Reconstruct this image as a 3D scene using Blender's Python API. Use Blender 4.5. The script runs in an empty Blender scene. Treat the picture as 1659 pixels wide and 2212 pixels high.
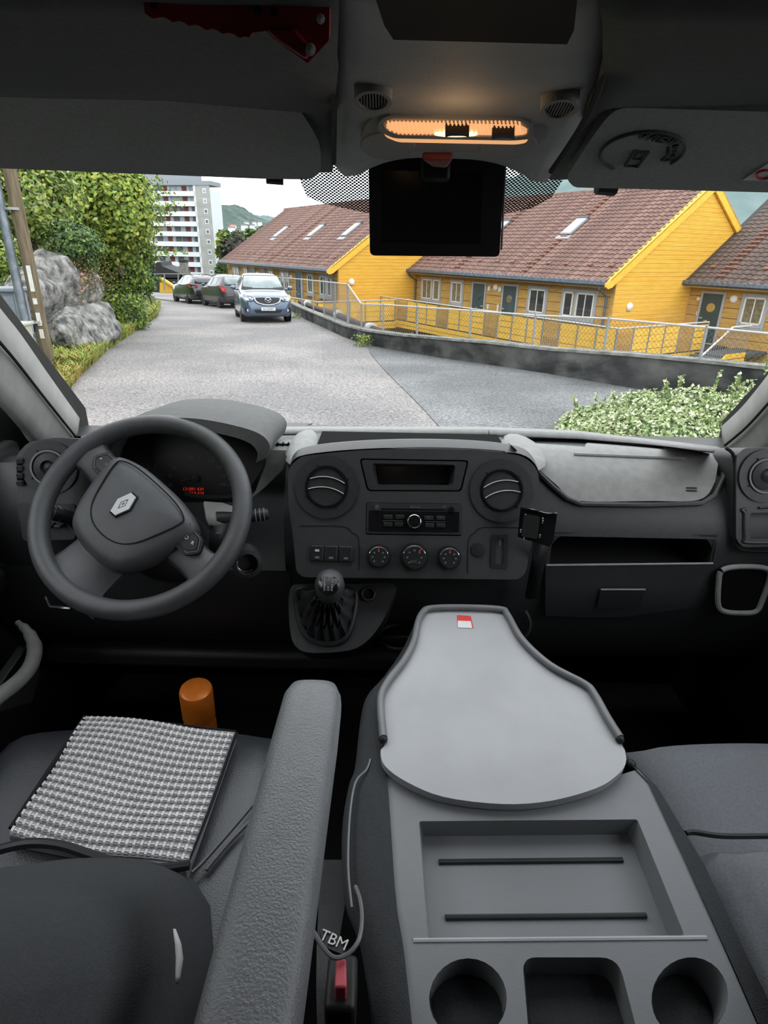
import bpy, bmesh, math, random
import numpy as np
from math import sin, cos, tan, pi, radians, sqrt, atan2
from mathutils import Vector as V, Matrix
from mathutils.geometry import tessellate_polygon
random.seed(7); rng = np.random.default_rng(7)
scn = bpy.context.scene; COL = scn.collection
# ---------------------------------------------------------------- camera (x right, y along the road, z up; the road under the van is z = 0)
FPX, CX, CY, CZ = 1290.0, 829.5, 1106.0, 1.80
PITCH, ROLL = radians(23.7), 0.0195
_fw = V((0, cos(PITCH), -sin(PITCH))); _u0 = V((0, sin(PITCH), cos(PITCH))); _r0 = V((1, 0, 0))
RT = _r0*cos(ROLL) + _u0*sin(ROLL); UP = _u0*cos(ROLL) - _r0*sin(ROLL)
CAM = V((0, 0, CZ))
cd = bpy.data.cameras.new('camera'); cam = bpy.data.objects.new('camera', cd); COL.objects.link(cam)
cd.sensor_fit = 'VERTICAL'; cd.sensor_height = 36.0; cd.lens = 36.0*FPX/2212.0; cd.clip_start = 0.02; cd.clip_end = 5000
cam.matrix_world = Matrix(((RT.x, UP.x, -_fw.x, 0), (RT.y, UP.y, -_fw.y, 0), (RT.z, UP.z, -_fw.z, CZ), (0, 0, 0, 1)))
scn.camera = cam
# ---------------------------------------------------------------- light: one even overcast sky
w = bpy.data.worlds.new('overcast_sky'); scn.world = w; w.use_nodes = True
nt = w.node_tree; bg = nt.nodes['Background']
tc = nt.nodes.new('ShaderNodeTexCoord'); nz = nt.nodes.new('ShaderNodeTexNoise'); nz.inputs['Scale'].default_value = 2.2; nz.inputs['Detail'].default_value = 5
rmp = nt.nodes.new('ShaderNodeValToRGB'); rmp.color_ramp.elements[0].position = .35; rmp.color_ramp.elements[1].position = .62
rmp.color_ramp.elements[0].color = (.80, .87, .97, 1); rmp.color_ramp.elements[1].color = (1, 1, 1, 1)
nt.links.new(tc.outputs['Generated'], nz.inputs['Vector']); nt.links.new(nz.outputs['Fac'], rmp.inputs['Fac']); nt.links.new(rmp.outputs['Color'], bg.inputs['Color'])
bg.inputs['Strength'].default_value = 3.3
vs = scn.view_settings; vs.view_transform = 'Standard'; vs.look = 'None'; vs.exposure = 0.0; vs.gamma = 1.0; vs.use_curve_mapping = False
scn.cycles.max_bounces = 8; scn.cycles.transparent_max_bounces = 24; scn.cycles.diffuse_bounces = 5

# ---------------------------------------------------------------- pixel rays
def ray(x, y): return _fw + RT*((x-CX)/FPX) + UP*((CY-y)/FPX)
def atY(x, y, Y): d = ray(x, y); return CAM + d*(Y/d.y)
def atX(x, y, X): d = ray(x, y); return CAM + d*(X/d.x)
def atZ(x, y, Z): d = ray(x, y); return CAM + d*((Z-CZ)/d.z)
class Plane:
    def __init__(s, p, n): s.p = V(p); s.n = V(n).normalized()
    def at(s, x, y, off=0.0):
        d = ray(x, y); return CAM + d*((s.p + s.n*off - CAM).dot(s.n)/d.dot(s.n))
    def px(s, pts, off=0.0): return [s.at(x, y, off) for x, y in pts]
    def side(s): a = V((0, 0, 1)).cross(s.n).normalized(); return a, s.n.cross(a)
def road_z(y): return -0.035*y
ROADP = Plane((0, 0, 0), (0, .035, 1))
# ---------------------------------------------------------------- materials
MATS = {}
def _ramp(nt, stops):
    r = nt.nodes.new('ShaderNodeValToRGB'); e = r.color_ramp.elements
    while len(e) < len(stops): e.new(.5)
    for k, (p, c) in enumerate(stops): e[k].position = p; e[k].color = (*c, 1)
    return r
def mat(name, col=(.1, .1, .1), rough=.6, spec=.4, metal=0., col2=None, scale=20., bump=0., bscale=200., stretch=None, emit=0., ecol=None, detail=4, lo=.35, hi=.65, coat=0., bdist=None):
    if name in MATS: return MATS[name]
    m = bpy.data.materials.new(name); m.use_nodes = True; nt = m.node_tree; b = nt.nodes['Principled BSDF']
    b.inputs['Base Color'].default_value = (*col, 1); b.inputs['Roughness'].default_value = rough
    b.inputs['Specular IOR Level'].default_value = spec; b.inputs['Metallic'].default_value = metal
    if coat: b.inputs['Coat Weight'].default_value = coat; b.inputs['Coat Roughness'].default_value = .08
    tc = nt.nodes.new('ShaderNodeTexCoord'); vec = tc.outputs['Object']
    if stretch:
        mp = nt.nodes.new('ShaderNodeMapping'); mp.inputs['Scale'].default_value = stretch; nt.links.new(vec, mp.inputs['Vector']); vec = mp.outputs['Vector']
    if col2 is None: col2 = tuple(c*.86 for c in col)
    n = nt.nodes.new('ShaderNodeTexNoise'); n.inputs['Scale'].default_value = scale; n.inputs['Detail'].default_value = detail
    nt.links.new(vec, n.inputs['Vector'])
    r = _ramp(nt, [(lo, col2), (hi, col)]); nt.links.new(n.outputs['Fac'], r.inputs['Fac']); nt.links.new(r.outputs['Color'], b.inputs['Base Color'])
    if bump:
        n2 = nt.nodes.new('ShaderNodeTexNoise'); n2.inputs['Scale'].default_value = bscale; n2.inputs['Detail'].default_value = 2; nt.links.new(vec, n2.inputs['Vector'])
        bp = nt.nodes.new('ShaderNodeBump'); bp.inputs['Strength'].default_value = bump; bp.inputs['Distance'].default_value = bdist or (.01 if bscale < 100 else .002)
        nt.links.new(n2.outputs['Fac'], bp.inputs['Height']); nt.links.new(bp.outputs['Normal'], b.inputs['Normal'])
    if emit: b.inputs['Emission Color'].default_value = (*(ecol or col), 1); b.inputs['Emission Strength'].default_value = emit
    MATS[name] = m; return m
def glass(name, tint=(1, 1, 1), refl=.06, rough=.0):
    if name in MATS: return MATS[name]
    m = bpy.data.materials.new(name); m.use_nodes = True; nt = m.node_tree; nt.nodes.remove(nt.nodes['Principled BSDF'])
    t = nt.nodes.new('ShaderNodeBsdfTransparent'); t.inputs['Color'].default_value = (*tint, 1)
    g = nt.nodes.new('ShaderNodeBsdfGlossy'); g.inputs['Roughness'].default_value = rough
    mx = nt.nodes.new('ShaderNodeMixShader'); mx.inputs['Fac'].default_value = refl
    nt.links.new(t.outputs[0], mx.inputs[1]); nt.links.new(g.outputs[0], mx.inputs[2]); nt.links.new(mx.outputs[0], nt.nodes['Material Output'].inputs['Surface'])
    MATS[name] = m; return m
# ---------------------------------------------------------------- mesh builder
def perp(d):
    d = V(d).normalized(); a = V((0, 0, 1)) if abs(d.z) < .9 else V((1, 0, 0)); x = d.cross(a).normalized(); return x, d.cross(x).normalized()
def crom(pts, n=6, closed=False):
    P = [V(p) for p in pts]; L = len(P); out = []
    for i in range(L if closed else L-1):
        p0 = P[(i-1) % L] if closed or i > 0 else P[0]; p1 = P[i]; p2 = P[(i+1) % L]; p3 = P[(i+2) % L] if closed or i+2 < L else P[-1]
        for k in range(n):
            t = k/n; out.append(.5*((2*p1)+(p2-p0)*t+(2*p0-5*p1+4*p2-p3)*t*t+(3*p1-p0-3*p2+p3)*t**3))
    if not closed: out.append(P[-1])
    return out
def rc(pts, r, n=5):
    """round the corners of a closed outline (2D or 3D); r: one radius or one for each corner"""
    P = [V(p) for p in pts]; L = len(P); out = []
    for i in range(L):
        ri = r[i] if isinstance(r, (list, tuple)) else r
        a, b, c = P[i-1], P[i], P[(i+1) % L]; d1 = (a-b); d2 = (c-b)
        q = min(ri, d1.length*.48, d2.length*.48)
        if q < 1e-6: out.append(b); continue
        s, e = b+d1.normalized()*q, b+d2.normalized()*q
        for k in range(n+1):
            t = k/n; out.append((1-t)**2*s+2*t*(1-t)*b+t*t*e)
    return out
def circ(cx, cy, rx, ry=None, n=28, rot=0.):
    ry = rx if ry is None else ry
    return [V((cx+rx*cos(t)*cos(rot)-ry*sin(t)*sin(rot), cy+rx*cos(t)*sin(rot)+ry*sin(t)*cos(rot))) for t in [2*pi*k/n for k in range(n)]]
class MB:
    def __init__(s): s.v = []; s.f = []
    def add(s, vs, fs):
        o = len(s.v); s.v += [tuple(p) for p in vs]; s.f += [tuple(i+o for i in f) for f in fs]; return s
    def box(s, c, d, ax=None):
        c = V(c); X, Y, Z = ax if ax else (V((1, 0, 0)), V((0, 1, 0)), V((0, 0, 1)))
        vs = [c+X*(d[0]/2*i)+Y*(d[1]/2*j)+Z*(d[2]/2*k) for k in (-1, 1) for j in (-1, 1) for i in (-1, 1)]
        return s.add(vs, [(0, 2, 3, 1), (4, 5, 7, 6), (0, 1, 5, 4), (2, 6, 7, 3), (0, 4, 6, 2), (1, 3, 7, 5)])
    def prism(s, poly, vec):
        vec = V(vec); n = len(poly); p = [V(q) for q in poly]; nr = V((0, 0, 0))
        for i in range(n): nr += (p[i]-p[0]).cross(p[(i+1) % n]-p[0])
        if nr.dot(vec) > 0: p.reverse()
        tri = tessellate_polygon([p]); vs = p+[q+vec for q in p]
        fs = [(i+n, (i+1) % n+n, (i+1) % n, i) for i in range(n)]
        if n <= 4: fs += [tuple(range(n)), tuple(range(2*n-1, n-1, -1))]
        else:
            for t in tri:
                a, b, c = t; nn = (p[b]-p[a]).cross(p[c]-p[a])
                if nn.dot(vec) > 0: a, b, c = c, b, a
                fs += [(a, b, c), (c+n, b+n, a+n)]
        return s.add(vs, fs)
    def loft(s, rows, closed=False, cap=False, ring=False):
        """rows of equal length; closed: each row is a loop; ring: last row joins the first"""
        m = len(rows[0]); R = len(rows); vs = [p for r in rows for p in r]; fs = []
        for i in range(R if ring else R-1):
            for j in range(m if closed else m-1):
                a = i*m+j; b = i*m+(j+1) % m; c = ((i+1) % R)*m+(j+1) % m; d = ((i+1) % R)*m+j; fs.append((a, b, c, d))
        if cap: fs += [tuple(range(m-1, -1, -1)), tuple((R-1)*m+k for k in range(m))]
        return s.add(vs, fs)
    def tube(s, pts, r, n=8, closed=False, cap=True, flat=1.):
        P = [V(p) for p in pts]; L = len(P); rows = []; x = None
        for i in range(L):
            d = (P[(i+1) % L]-P[i-1]) if closed or 0 < i < L-1 else (P[1]-P[0] if i == 0 else P[-1]-P[-2])
            d.normalize()
            if x is None: x, _ = perp(d)
            x = (x-d*x.dot(d)).normalized(); y = d.cross(x); ri = r[i] if isinstance(r, (list, tuple)) else r
            rows.append([P[i]+(x*cos(2*pi*k/n)+y*sin(2*pi*k/n)*flat)*ri for k in range(n)])
        return s.loft(rows, True, cap and not closed, closed)
    def lathe(s, prof, o, ax, n=20, cap=True):
        """prof: (radius, distance along the axis)"""
        o = V(o); ax = V(ax).normalized(); x, y = perp(ax)
        return s.loft([[o+ax*h+(x*cos(2*pi*k/n)+y*sin(2*pi*k/n))*max(r, 1e-5) for k in range(n)] for r, h in prof], True, cap)
    def holed(s, outer, holes, n, thick, depths=None, floors=True, shrink=None):
        """a slab whose top face (outer) has holes; n: normal out of the face; depths: how deep each hole goes"""
        n = V(n).normalized(); loops = [[V(p) for p in outer]]+[[V(p) for p in h] for h in holes]
        for k, l in enumerate(loops):
            ar = V((0, 0, 0))
            for i in range(len(l)): ar += (l[i]-l[0]).cross(l[(i+1) % len(l)]-l[0])
            if ar.dot(n)*(1 if k == 0 else -1) < 0: l.reverse()
        flat = [p for l in loops for p in l]; tri = tessellate_polygon(loops); fs = []
        for a, b, c in tri:
            if (flat[b]-flat[a]).cross(flat[c]-flat[a]).dot(n) < 0: a, b, c = c, b, a
            fs.append((a, b, c))
        s.add(flat, fs)
        for k, l in enumerate(loops):
            d = thick if k == 0 else (depths[k-1] if depths else thick); L = len(l)
            c = sum(l, V((0, 0, 0)))/L; sh = 1 if (k == 0 or not shrink) else shrink
            lo = [c+(p-c)*sh-n*d for p in l]
            s.add(l+lo, [(i, i+L, (i+1) % L+L, (i+1) % L) for i in range(L)])
            if k > 0 and floors:
                f = [t if (lo[t[1]]-lo[t[0]]).cross(lo[t[2]]-lo[t[0]]).dot(n) > 0 else t[::-1] for t in tessellate_polygon([lo])]; s.add(lo, f)
        return s
    def ball(s, c, r, n=14, m=8):
        c = V(c); r = (r, r, r) if not isinstance(r, (tuple, list)) else r; rows = []
        for i in range(m+1):
            a = pi*i/m; rows.append([c+V((max(sin(a), 1e-4)*cos(2*pi*k/n)*r[0], max(sin(a), 1e-4)*sin(2*pi*k/n)*r[1], cos(a)*r[2])) for k in range(n)])
        return s.loft(rows[::-1], True)
    def build(s, name, m, parent=None, smooth=False, bevel=0., seg=2, kind=None, label=None, cat=None, group=None, sub=0, solid=0., angle=40):
        me = bpy.data.meshes.new(name); me.from_pydata(s.v, [], s.f); me.validate(); me.update()
        if m: me.materials.append(MATS[m] if isinstance(m, str) else m)
        return link(name, me, parent, smooth, bevel, seg, kind, label, cat, group, sub, solid, angle)
def link(name, me, parent=None, smooth=False, bevel=0., seg=2, kind=None, label=None, cat=None, group=None, sub=0, solid=0., angle=40):
    o = bpy.data.objects.new(name, me); COL.objects.link(o)
    if parent is not None: adopt(o, parent)
    tag(o, label, cat, group, kind)
    if solid: md = o.modifiers.new('thickness', 'SOLIDIFY'); md.thickness = solid; md.offset = 0
    if bevel: md = o.modifiers.new('edge', 'BEVEL'); md.width = bevel; md.segments = seg; md.limit_method = 'ANGLE'; md.angle_limit = radians(35)
    if sub: md = o.modifiers.new('round', 'SUBSURF'); md.levels = sub; md.render_levels = sub
    if smooth or bevel or sub:
        me.polygons.foreach_set('use_smooth', [True]*len(me.polygons))
        if not sub:
            me.set_sharp_from_angle(angle=radians(angle))
    return o
def adopt(o, parent):
    o.parent = parent
    mw = parent.matrix_basis if parent.parent is None else Matrix.Identity(4)
    o.matrix_parent_inverse = mw.inverted() if parent.parent is None else Matrix.Identity(4)
def tag(o, label=None, cat=None, group=None, kind=None):
    if label: o['label'] = label
    if cat: o['category'] = cat
    if group: o['group'] = group
    if kind: o['kind'] = kind
    return o
def thing(name, label, cat, loc=(0, 0, 0), group=None, kind=None):
    e = bpy.data.objects.new(name, None); COL.objects.link(e); e.location = loc; e.empty_display_size = .1
    return tag(e, label, cat, group, kind)
def part(name, m, parent, fn, **k):
    b = MB(); fn(b); return b.build(name, m, parent, **k)
def text(name, body, size, p, xd, yd, m, parent, ext=.0004, align='CENTER'):
    c = bpy.data.curves.new(name, 'FONT'); c.body = body; c.size = size; c.extrude = ext; c.align_x = align; c.align_y = 'CENTER'
    t = bpy.data.objects.new(name, c); COL.objects.link(t)
    xd = V(xd).normalized(); yd = V(yd); yd = (yd-xd*yd.dot(xd)).normalized(); zd = xd.cross(yd)
    dg = bpy.context.evaluated_depsgraph_get(); me = bpy.data.meshes.new_from_object(t.evaluated_get(dg)); bpy.data.objects.remove(t); bpy.data.curves.remove(c)
    me.transform(Matrix(((xd.x, yd.x, zd.x, p[0]), (xd.y, yd.y, zd.y, p[1]), (xd.z, yd.z, zd.z, p[2]), (0, 0, 0, 1))))
    me.materials.clear(); me.materials.append(MATS[m]); return link(name, me, parent)
def leafmesh(name, pos, size, mats, parent=None, nrm=None, up=.5, aspect=.6, **k):
    """many small folded leaves (two triangles each) as one mesh"""
    N = len(pos); pos = np.asarray(pos, float); size = np.broadcast_to(np.asarray(size, float), (N,))
    n = rng.normal(size=(N, 3)) if nrm is None else np.asarray(nrm)+rng.normal(size=(N, 3))*.55
    n[:, 2] += up; n /= np.linalg.norm(n, axis=1)[:, None]
    a = np.cross(n, rng.normal(size=(N, 3))); a /= np.linalg.norm(a, axis=1)[:, None]; b = np.cross(n, a)
    s = size[:, None]; fold = n*s*.12
    vs = np.stack([pos-a*s*.5, pos+b*s*aspect*.5-fold, pos+a*s*.5, pos-b*s*aspect*.5-fold], 1).reshape(-1, 3)
    me = bpy.data.meshes.new(name); me.vertices.add(4*N); me.vertices.foreach_set('co', vs.ravel())
    me.loops.add(6*N); i0 = np.arange(N)[:, None]*4; me.loops.foreach_set('vertex_index', (i0+np.array([[0, 1, 2, 0, 2, 3]])).ravel())
    me.polygons.add(2*N); me.polygons.foreach_set('loop_start', np.arange(2*N)*3)
    if isinstance(mats, str): mats = [mats]
    for m in mats: me.materials.append(MATS[m])
    if len(mats) > 1: me.polygons.foreach_set('material_index', np.repeat(rng.integers(0, len(mats), N), 2).astype(np.int32))
    me.update(calc_edges=True); me.validate()
    return link(name, me, parent, **k)
# ================================================================ OUTSIDE
from mathutils import noise as mnoise
def fbm(p, o=4): return mnoise.fractal(V(p), 1.0, 2.0, o)
def proj(P):
    v = V(P)-CAM; z = v.dot(_fw); return CX+FPX*v.dot(RT)/z, CY-FPX*v.dot(UP)/z
# ---- materials
def asphalt(name, c1, c2, c3):
    m = bpy.data.materials.new(name); m.use_nodes = True; nt = m.node_tree; b = nt.nodes['Principled BSDF']; b.inputs['Roughness'].default_value = .75
    tc = nt.nodes.new('ShaderNodeTexCoord'); n1 = nt.nodes.new('ShaderNodeTexNoise'); n1.inputs['Scale'].default_value = 26; n1.inputs['Detail'].default_value = 4
    n2 = nt.nodes.new('ShaderNodeTexNoise'); n2.inputs['Scale'].default_value = .35; n2.inputs['Detail'].default_value = 5
    r1 = _ramp(nt, [(.40, c1), (.60, c2)]); r2 = _ramp(nt, [(.42, (.72, .72, .73)), (.62, c3)])
    mx = nt.nodes.new('ShaderNodeMixRGB'); mx.blend_type = 'MULTIPLY'; mx.inputs['Fac'].default_value = 1
    for n in (n1, n2): nt.links.new(tc.outputs['Object'], n.inputs['Vector'])
    nt.links.new(n1.outputs['Fac'], r1.inputs['Fac']); nt.links.new(n2.outputs['Fac'], r2.inputs['Fac'])
    nt.links.new(r1.outputs['Color'], mx.inputs['Color1']); nt.links.new(r2.outputs['Color'], mx.inputs['Color2']); nt.links.new(mx.outputs['Color'], b.inputs['Base Color'])
    bp = nt.nodes.new('ShaderNodeBump'); bp.inputs['Strength'].default_value = .5; bp.inputs['Distance'].default_value = .01
    nt.links.new(n1.outputs['Fac'], bp.inputs['Height']); nt.links.new(bp.outputs['Normal'], b.inputs['Normal']); MATS[name] = m
asphalt('asphalt', (.12, .112, .11), (.29, .272, .265), (1.1, 1.07, 1.05))
asphalt('asphalt_dark', (.065, .067, .07), (.16, .163, .165), (1.35, 1.35, 1.33))
mat('concrete_black', (.125, .125, .115), .9, .2, col2=(.025, .026, .027), scale=1.6, bump=.4, bscale=30, detail=12, lo=.40, hi=.72, stretch=(1, 1, 1.6))
mat('concrete_cap', (.27, .27, .25), .9, .2, col2=(.13, .135, .12), scale=6, bump=.3, bscale=40)
mat('galv', (.30, .31, .32), .5, .5, .3); mat('rail_pale', (.5, .48, .45), .5, .4)
mat('wire', (.16, .16, .15), .6, .4, .3)
def siding(name, c1, c2, k, s2=7.):
    m = mat(name, c1, .75, .25, col2=c2, scale=s2, stretch=(.25, .25, 1.2)); nt = m.node_tree; b = nt.nodes['Principled BSDF']
    tc = nt.nodes.new('ShaderNodeTexCoord'); wv = nt.nodes.new('ShaderNodeTexWave'); wv.bands_direction = 'Z'; wv.inputs['Scale'].default_value = k; wv.inputs['Distortion'].default_value = .15
    nt.links.new(tc.outputs['Object'], wv.inputs['Vector'])
    bp = nt.nodes.new('ShaderNodeBump'); bp.inputs['Strength'].default_value = .6; bp.inputs['Distance'].default_value = .01; nt.links.new(wv.outputs['Fac'], bp.inputs['Height']); nt.links.new(bp.outputs['Normal'], b.inputs['Normal'])
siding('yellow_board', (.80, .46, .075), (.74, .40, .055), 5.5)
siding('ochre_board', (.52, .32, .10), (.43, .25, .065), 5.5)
mat('yellow_paint', (.80, .47, .06), .6, .3, scale=5); mat('cream_trim', (.62, .50, .26), .6)
mat('tile', (.225, .135, .11), .8, .25, col2=(.115, .066, .056), scale=3.5, detail=6, bump=.3, bscale=25)
mat('tile_red', (.23, .115, .085), .8, .2); mat('tile_dark', (.15, .105, .088), .8, .25, col2=(.065, .05, .045), scale=3, detail=6, bump=.3, bscale=25)
mat('gutter', (.125, .15, .185), .5, .4, .2, col2=(.07, .085, .105), scale=9); mat('grey_frame', (.36, .37, .39), .6); mat('white_paint', (.70, .70, .66), .5)
mat('pane_dark', (.045, .047, .05), .06, .8); mat('pane_curtain', (.22, .19, .13), .25, .5, col2=(.13, .11, .07), scale=8); mat('pane_sky', (.42, .46, .5), .1, .8, col2=(.25, .29, .34), scale=.9)
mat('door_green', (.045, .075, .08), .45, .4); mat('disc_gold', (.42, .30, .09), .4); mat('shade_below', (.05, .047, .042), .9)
mat('lamp_glass', (.75, .72, .68), .3); mat('slate', (.075, .085, .095), .7); mat('grass_ground', (.055, .085, .022), .95, .1, col2=(.03, .05, .014), scale=3)
for k, (a, b_) in enumerate((((.27, .34, .05), (.18, .25, .03)), ((.15, .24, .045), (.09, .155, .028)), ((.34, .38, .07), (.23, .28, .045)), ((.075, .13, .045), (.045, .08, .028)), ((.27, .31, .13), (.18, .22, .09)))): mat('leaf%d' % k, a, .6, .3, col2=b_, scale=9)
mat('leaf_var', (.40, .46, .22), .5, .35, col2=(.23, .31, .11), scale=16); mat('leaf_cream', (.60, .62, .42), .5, .35); mat('leaf_lush', (.14, .22, .06), .5, .35)
mat('heather', (.17, .10, .055), .9, .1, col2=(.09, .06, .03), scale=12); mat('leaf_purple', (.055, .04, .042), .8, .2); mat('straw', (.42, .31, .10), .8, .2, col2=(.30, .24, .07)); mat('blade', (.20, .27, .05), .7, .2, col2=(.14, .2, .03)); mat('pink_flower', (.42, .22, .22), .7)
mat('rock', (.34, .33, .305), .9, .25, col2=(.055, .056, .053), scale=5., detail=14, bump=1., bscale=8, lo=.33, hi=.68, stretch=(1.1, 1.1, .8), bdist=.10); mat('bark', (.09, .075, .055), .9, .2, stretch=(6, 6, .6), scale=6)
# ---- ground
RL = [(-60, 60), (-30, 53), (-17.9, 47.5), (-12.3, 33), (-9.8, 25.6), (-8.0, 18.5), (-7.0, 14.6), (-6.0, 11.3), (-5.15, 8.8), (-4.6, 6), (-4.4, -12)]
WP = [(-15.6, 54.2, .4), (-14.9, 53, .4), (-6.58, 39.58, .40), (-5.27, 33.07, .40), (-3.42, 25.92, .40), (-2.25, 22.02, .38), (-1.38, 18.97, .37), (-.59, 16.77, .40), (.16, 15.61, .42), (.72, 14.94, .44), (1.23, 14.23, .47), (2.17, 13.29, .50), (3.2, 12.11, .51), (4.27, 10.65, .6), (5.07, 9.79, .62), (5.79, 8.95, .63), (7.6, 7.0, .64), (10, 4.4, .65)]
def grid_poly(name, left, right, m, dz=0., **k):
    """strip of ground between two polylines that both run from far to near"""
    n = 60; b = MB()
    def samp(P, t):
        L = [0.]
        for i in range(len(P)-1): L.append(L[-1]+sqrt((P[i+1][0]-P[i][0])**2+(P[i+1][1]-P[i][1])**2))
        d = t*L[-1]
        for i in range(len(P)-1):
            if d <= L[i+1]+1e-9: q = (d-L[i])/(L[i+1]-L[i]); return P[i][0]+(P[i+1][0]-P[i][0])*q, P[i][1]+(P[i+1][1]-P[i][1])*q
    rows = []
    for i in range(n+1):
        a, c = samp(left, i/n), samp(right, i/n); rows.append([V((a[0]+(c[0]-a[0])*j/6, a[1]+(c[1]-a[1])*j/6, road_z(a[1]+(c[1]-a[1])*j/6)+dz)) for j in range(7)])
    b.loft(rows[::-1]); return b.build(name, m, **k)
grid_poly('road', [(p[0]-1.2, p[1]) for p in RL], [(p[0]+.1, p[1]) for p in WP]+[(12, -12)], 'asphalt', kind='structure', label='worn pale grey asphalt road running downhill past the parked cars', cat='road')
seam = [(-.61, 17.36), (-.40, 14.76), (-.05, 12.18), (.28, 10.12), (.52, 8.62), (.69, 7.36), (.8, 5), (.8, -10)]
grid_poly('asphalt_apron', seam, [(-.5, 16.8)]+[(p[0]+.1, p[1]) for p in WP[8:]]+[(11, -10)], 'asphalt_dark', .012, kind='structure', label='darker asphalt apron between the road and the retaining wall', cat='pavement')
def bank():
    rows = []
    for i in range(60):
        y = -12+i*(80/59)
        xe = np.interp(y, [p[1] for p in RL][::-1], [p[0] for p in RL][::-1]); r = []
        for j in range(14):
            d = -.9+j*1.1+(j**2)*.12; h = max(0, d-.6)*.55+max(0, d-2.2)*.45
            r.append(V((xe-d, y, road_z(y)+.015+min(h, 9)+(.25*fbm((xe*.4, y*.4, j*.5)) if d > .6 else (.02 if d > 0 else -.05)))))
        rows.append(r)
    MB().loft(rows).build('embankment', 'grass_ground', smooth=True, kind='structure', label='grassy bank rising beside the road', cat='ground')
bank()
def lowland():
    b = MB(); rows = []
    for y in (3, 20, 40, 60, 90, 130, 180, 260, 360, 480, 620, 800, 1000):
        rows.append([V((x*(1+y/150), y, -4.6-.012*y+(0 if y < 400 else (y-400)*.03))) for x in (-60, -30, -10, 8, 12, 25, 45, 80)])
    for r in rows[:4]:
        for k in range(4): r[k].z -= 3.5
    b.loft(rows).build('lower_ground', 'grass_ground', kind='structure', label='green ground below the retaining wall and around the houses', cat='ground')
lowland()
# ---- retaining wall with pale coping
def off(P, d):
    out = []
    for i in range(len(P)):
        a = V(P[max(i-1, 0)][:2]); c = V(P[min(i+1, len(P)-1)][:2]); t = (c-a).normalized(); out.append(V((P[i][0]-t.y*d, P[i][1]+t.x*d)))
    return out
WI, WO = off(WP, 0.), off(WP, .24)
wall = thing('retaining_wall', 'low blackened concrete retaining wall with a pale top along the road', 'wall', (WP[9][0], WP[9][1], road_z(WP[9][1])))
rows = [[V((i.x, i.y, road_z(i.y)-.05)), V((i.x, i.y, road_z(i.y)+p[2]-.05)), V((o.x, o.y, road_z(i.y)+p[2]-.05)), V((o.x, o.y, -5.))] for p, i, o in zip(WP, WI, WO)]
MB().loft(rows, True).build('wall_body', 'concrete_black', wall)
CI, CO = off(WP, -.03), off(WP, .27)
MB().loft([[V((i.x, i.y, road_z(i.y)+p[2]-.05)), V((i.x, i.y, road_z(i.y)+p[2])), V((o.x, o.y, road_z(i.y)+p[2])), V((o.x, o.y, road_z(i.y)+p[2]-.05))] for p, i, o in zip(WP, CI, CO)], True).build('coping', 'concrete_cap', wall)
def wall_at(px):
    """point on the middle of the wall's top that lies on image column px"""
    best = None
    for i in range(len(WP)-1):
        for k in range(60):
            t = k/60; x = WP[i][0]+(WP[i+1][0]-WP[i][0])*t; y = WP[i][1]+(WP[i+1][1]-WP[i][1])*t; h = WP[i][2]+(WP[i+1][2]-WP[i][2])*t; d = (V((WP[i+1][0], WP[i+1][1]))-V((WP[i][0], WP[i][1]))).normalized()
            p = V((x-d.y*.12, y+d.x*.12, road_z(y)+h)); e = abs(proj(p)[0]-px)
            if best is None or e < best[0]: best = (e, p)
    return best[1]
# ---- chain-link fence along the wall
fence = thing('chain_link_fence', 'galvanised chain-link fence with round posts on top of the concrete wall', 'fence', wall_at(900))
PX = [(437, 590), (470, 592), (503, 593), (537, 594), (565, 596), (590, 598), (625, 601), (652, 603), (677, 606), (700, 608), (725, 611), (752, 614), (781, 657), (828, 658), (900, 663), (1013, 671), (1150, 681), (1303, 688), (1512, 707), (1790, 735)]
tops = []
for x, yt in PX:
    bpt = wall_at(x); tp = atY(x, yt, bpt.y); tp = V((bpt.x, bpt.y, tp.z)); tops.append((bpt, tp))
    part('post', 'galv', fence, lambda b: b.tube([bpt-V((0, 0, .02)), tp+V((0, 0, .03))], .035 if x == 752 else .024, 8), smooth=True)
for (b0, t0), (b1, t1) in zip(tops, tops[1:]):
    part('top_rail', 'rail_pale', fence, lambda b: b.tube([t0, t1], .02, 6), smooth=True)
def links(b):
    for (b0, t0), (b1, t1) in zip(tops[9:], tops[10:]):
        L = (b1-b0).length; n = max(2, int(L/.085)); h = max(2, int((t0-b0).length/.085))
        for sg in (0, 1):
            for k in range(-h, n):
                pts = []
                for e in (0, 1):
                    s = k+e*h; q = s; hh = e
                    if s < 0: hh = (-k)/h; q = 0
                    if s > n: hh = (n-k)/h; q = n
                    t = q/n; t = 1-t if sg else t
                    pts.append((b0.lerp(b1, t)).lerp(t0.lerp(t1, t), hh))
                if (pts[1]-pts[0]).length > .02: b.tube(pts, .0028, 3, cap=False)
part('wire_mesh', 'wire', fence, links, kind='stuff')
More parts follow.
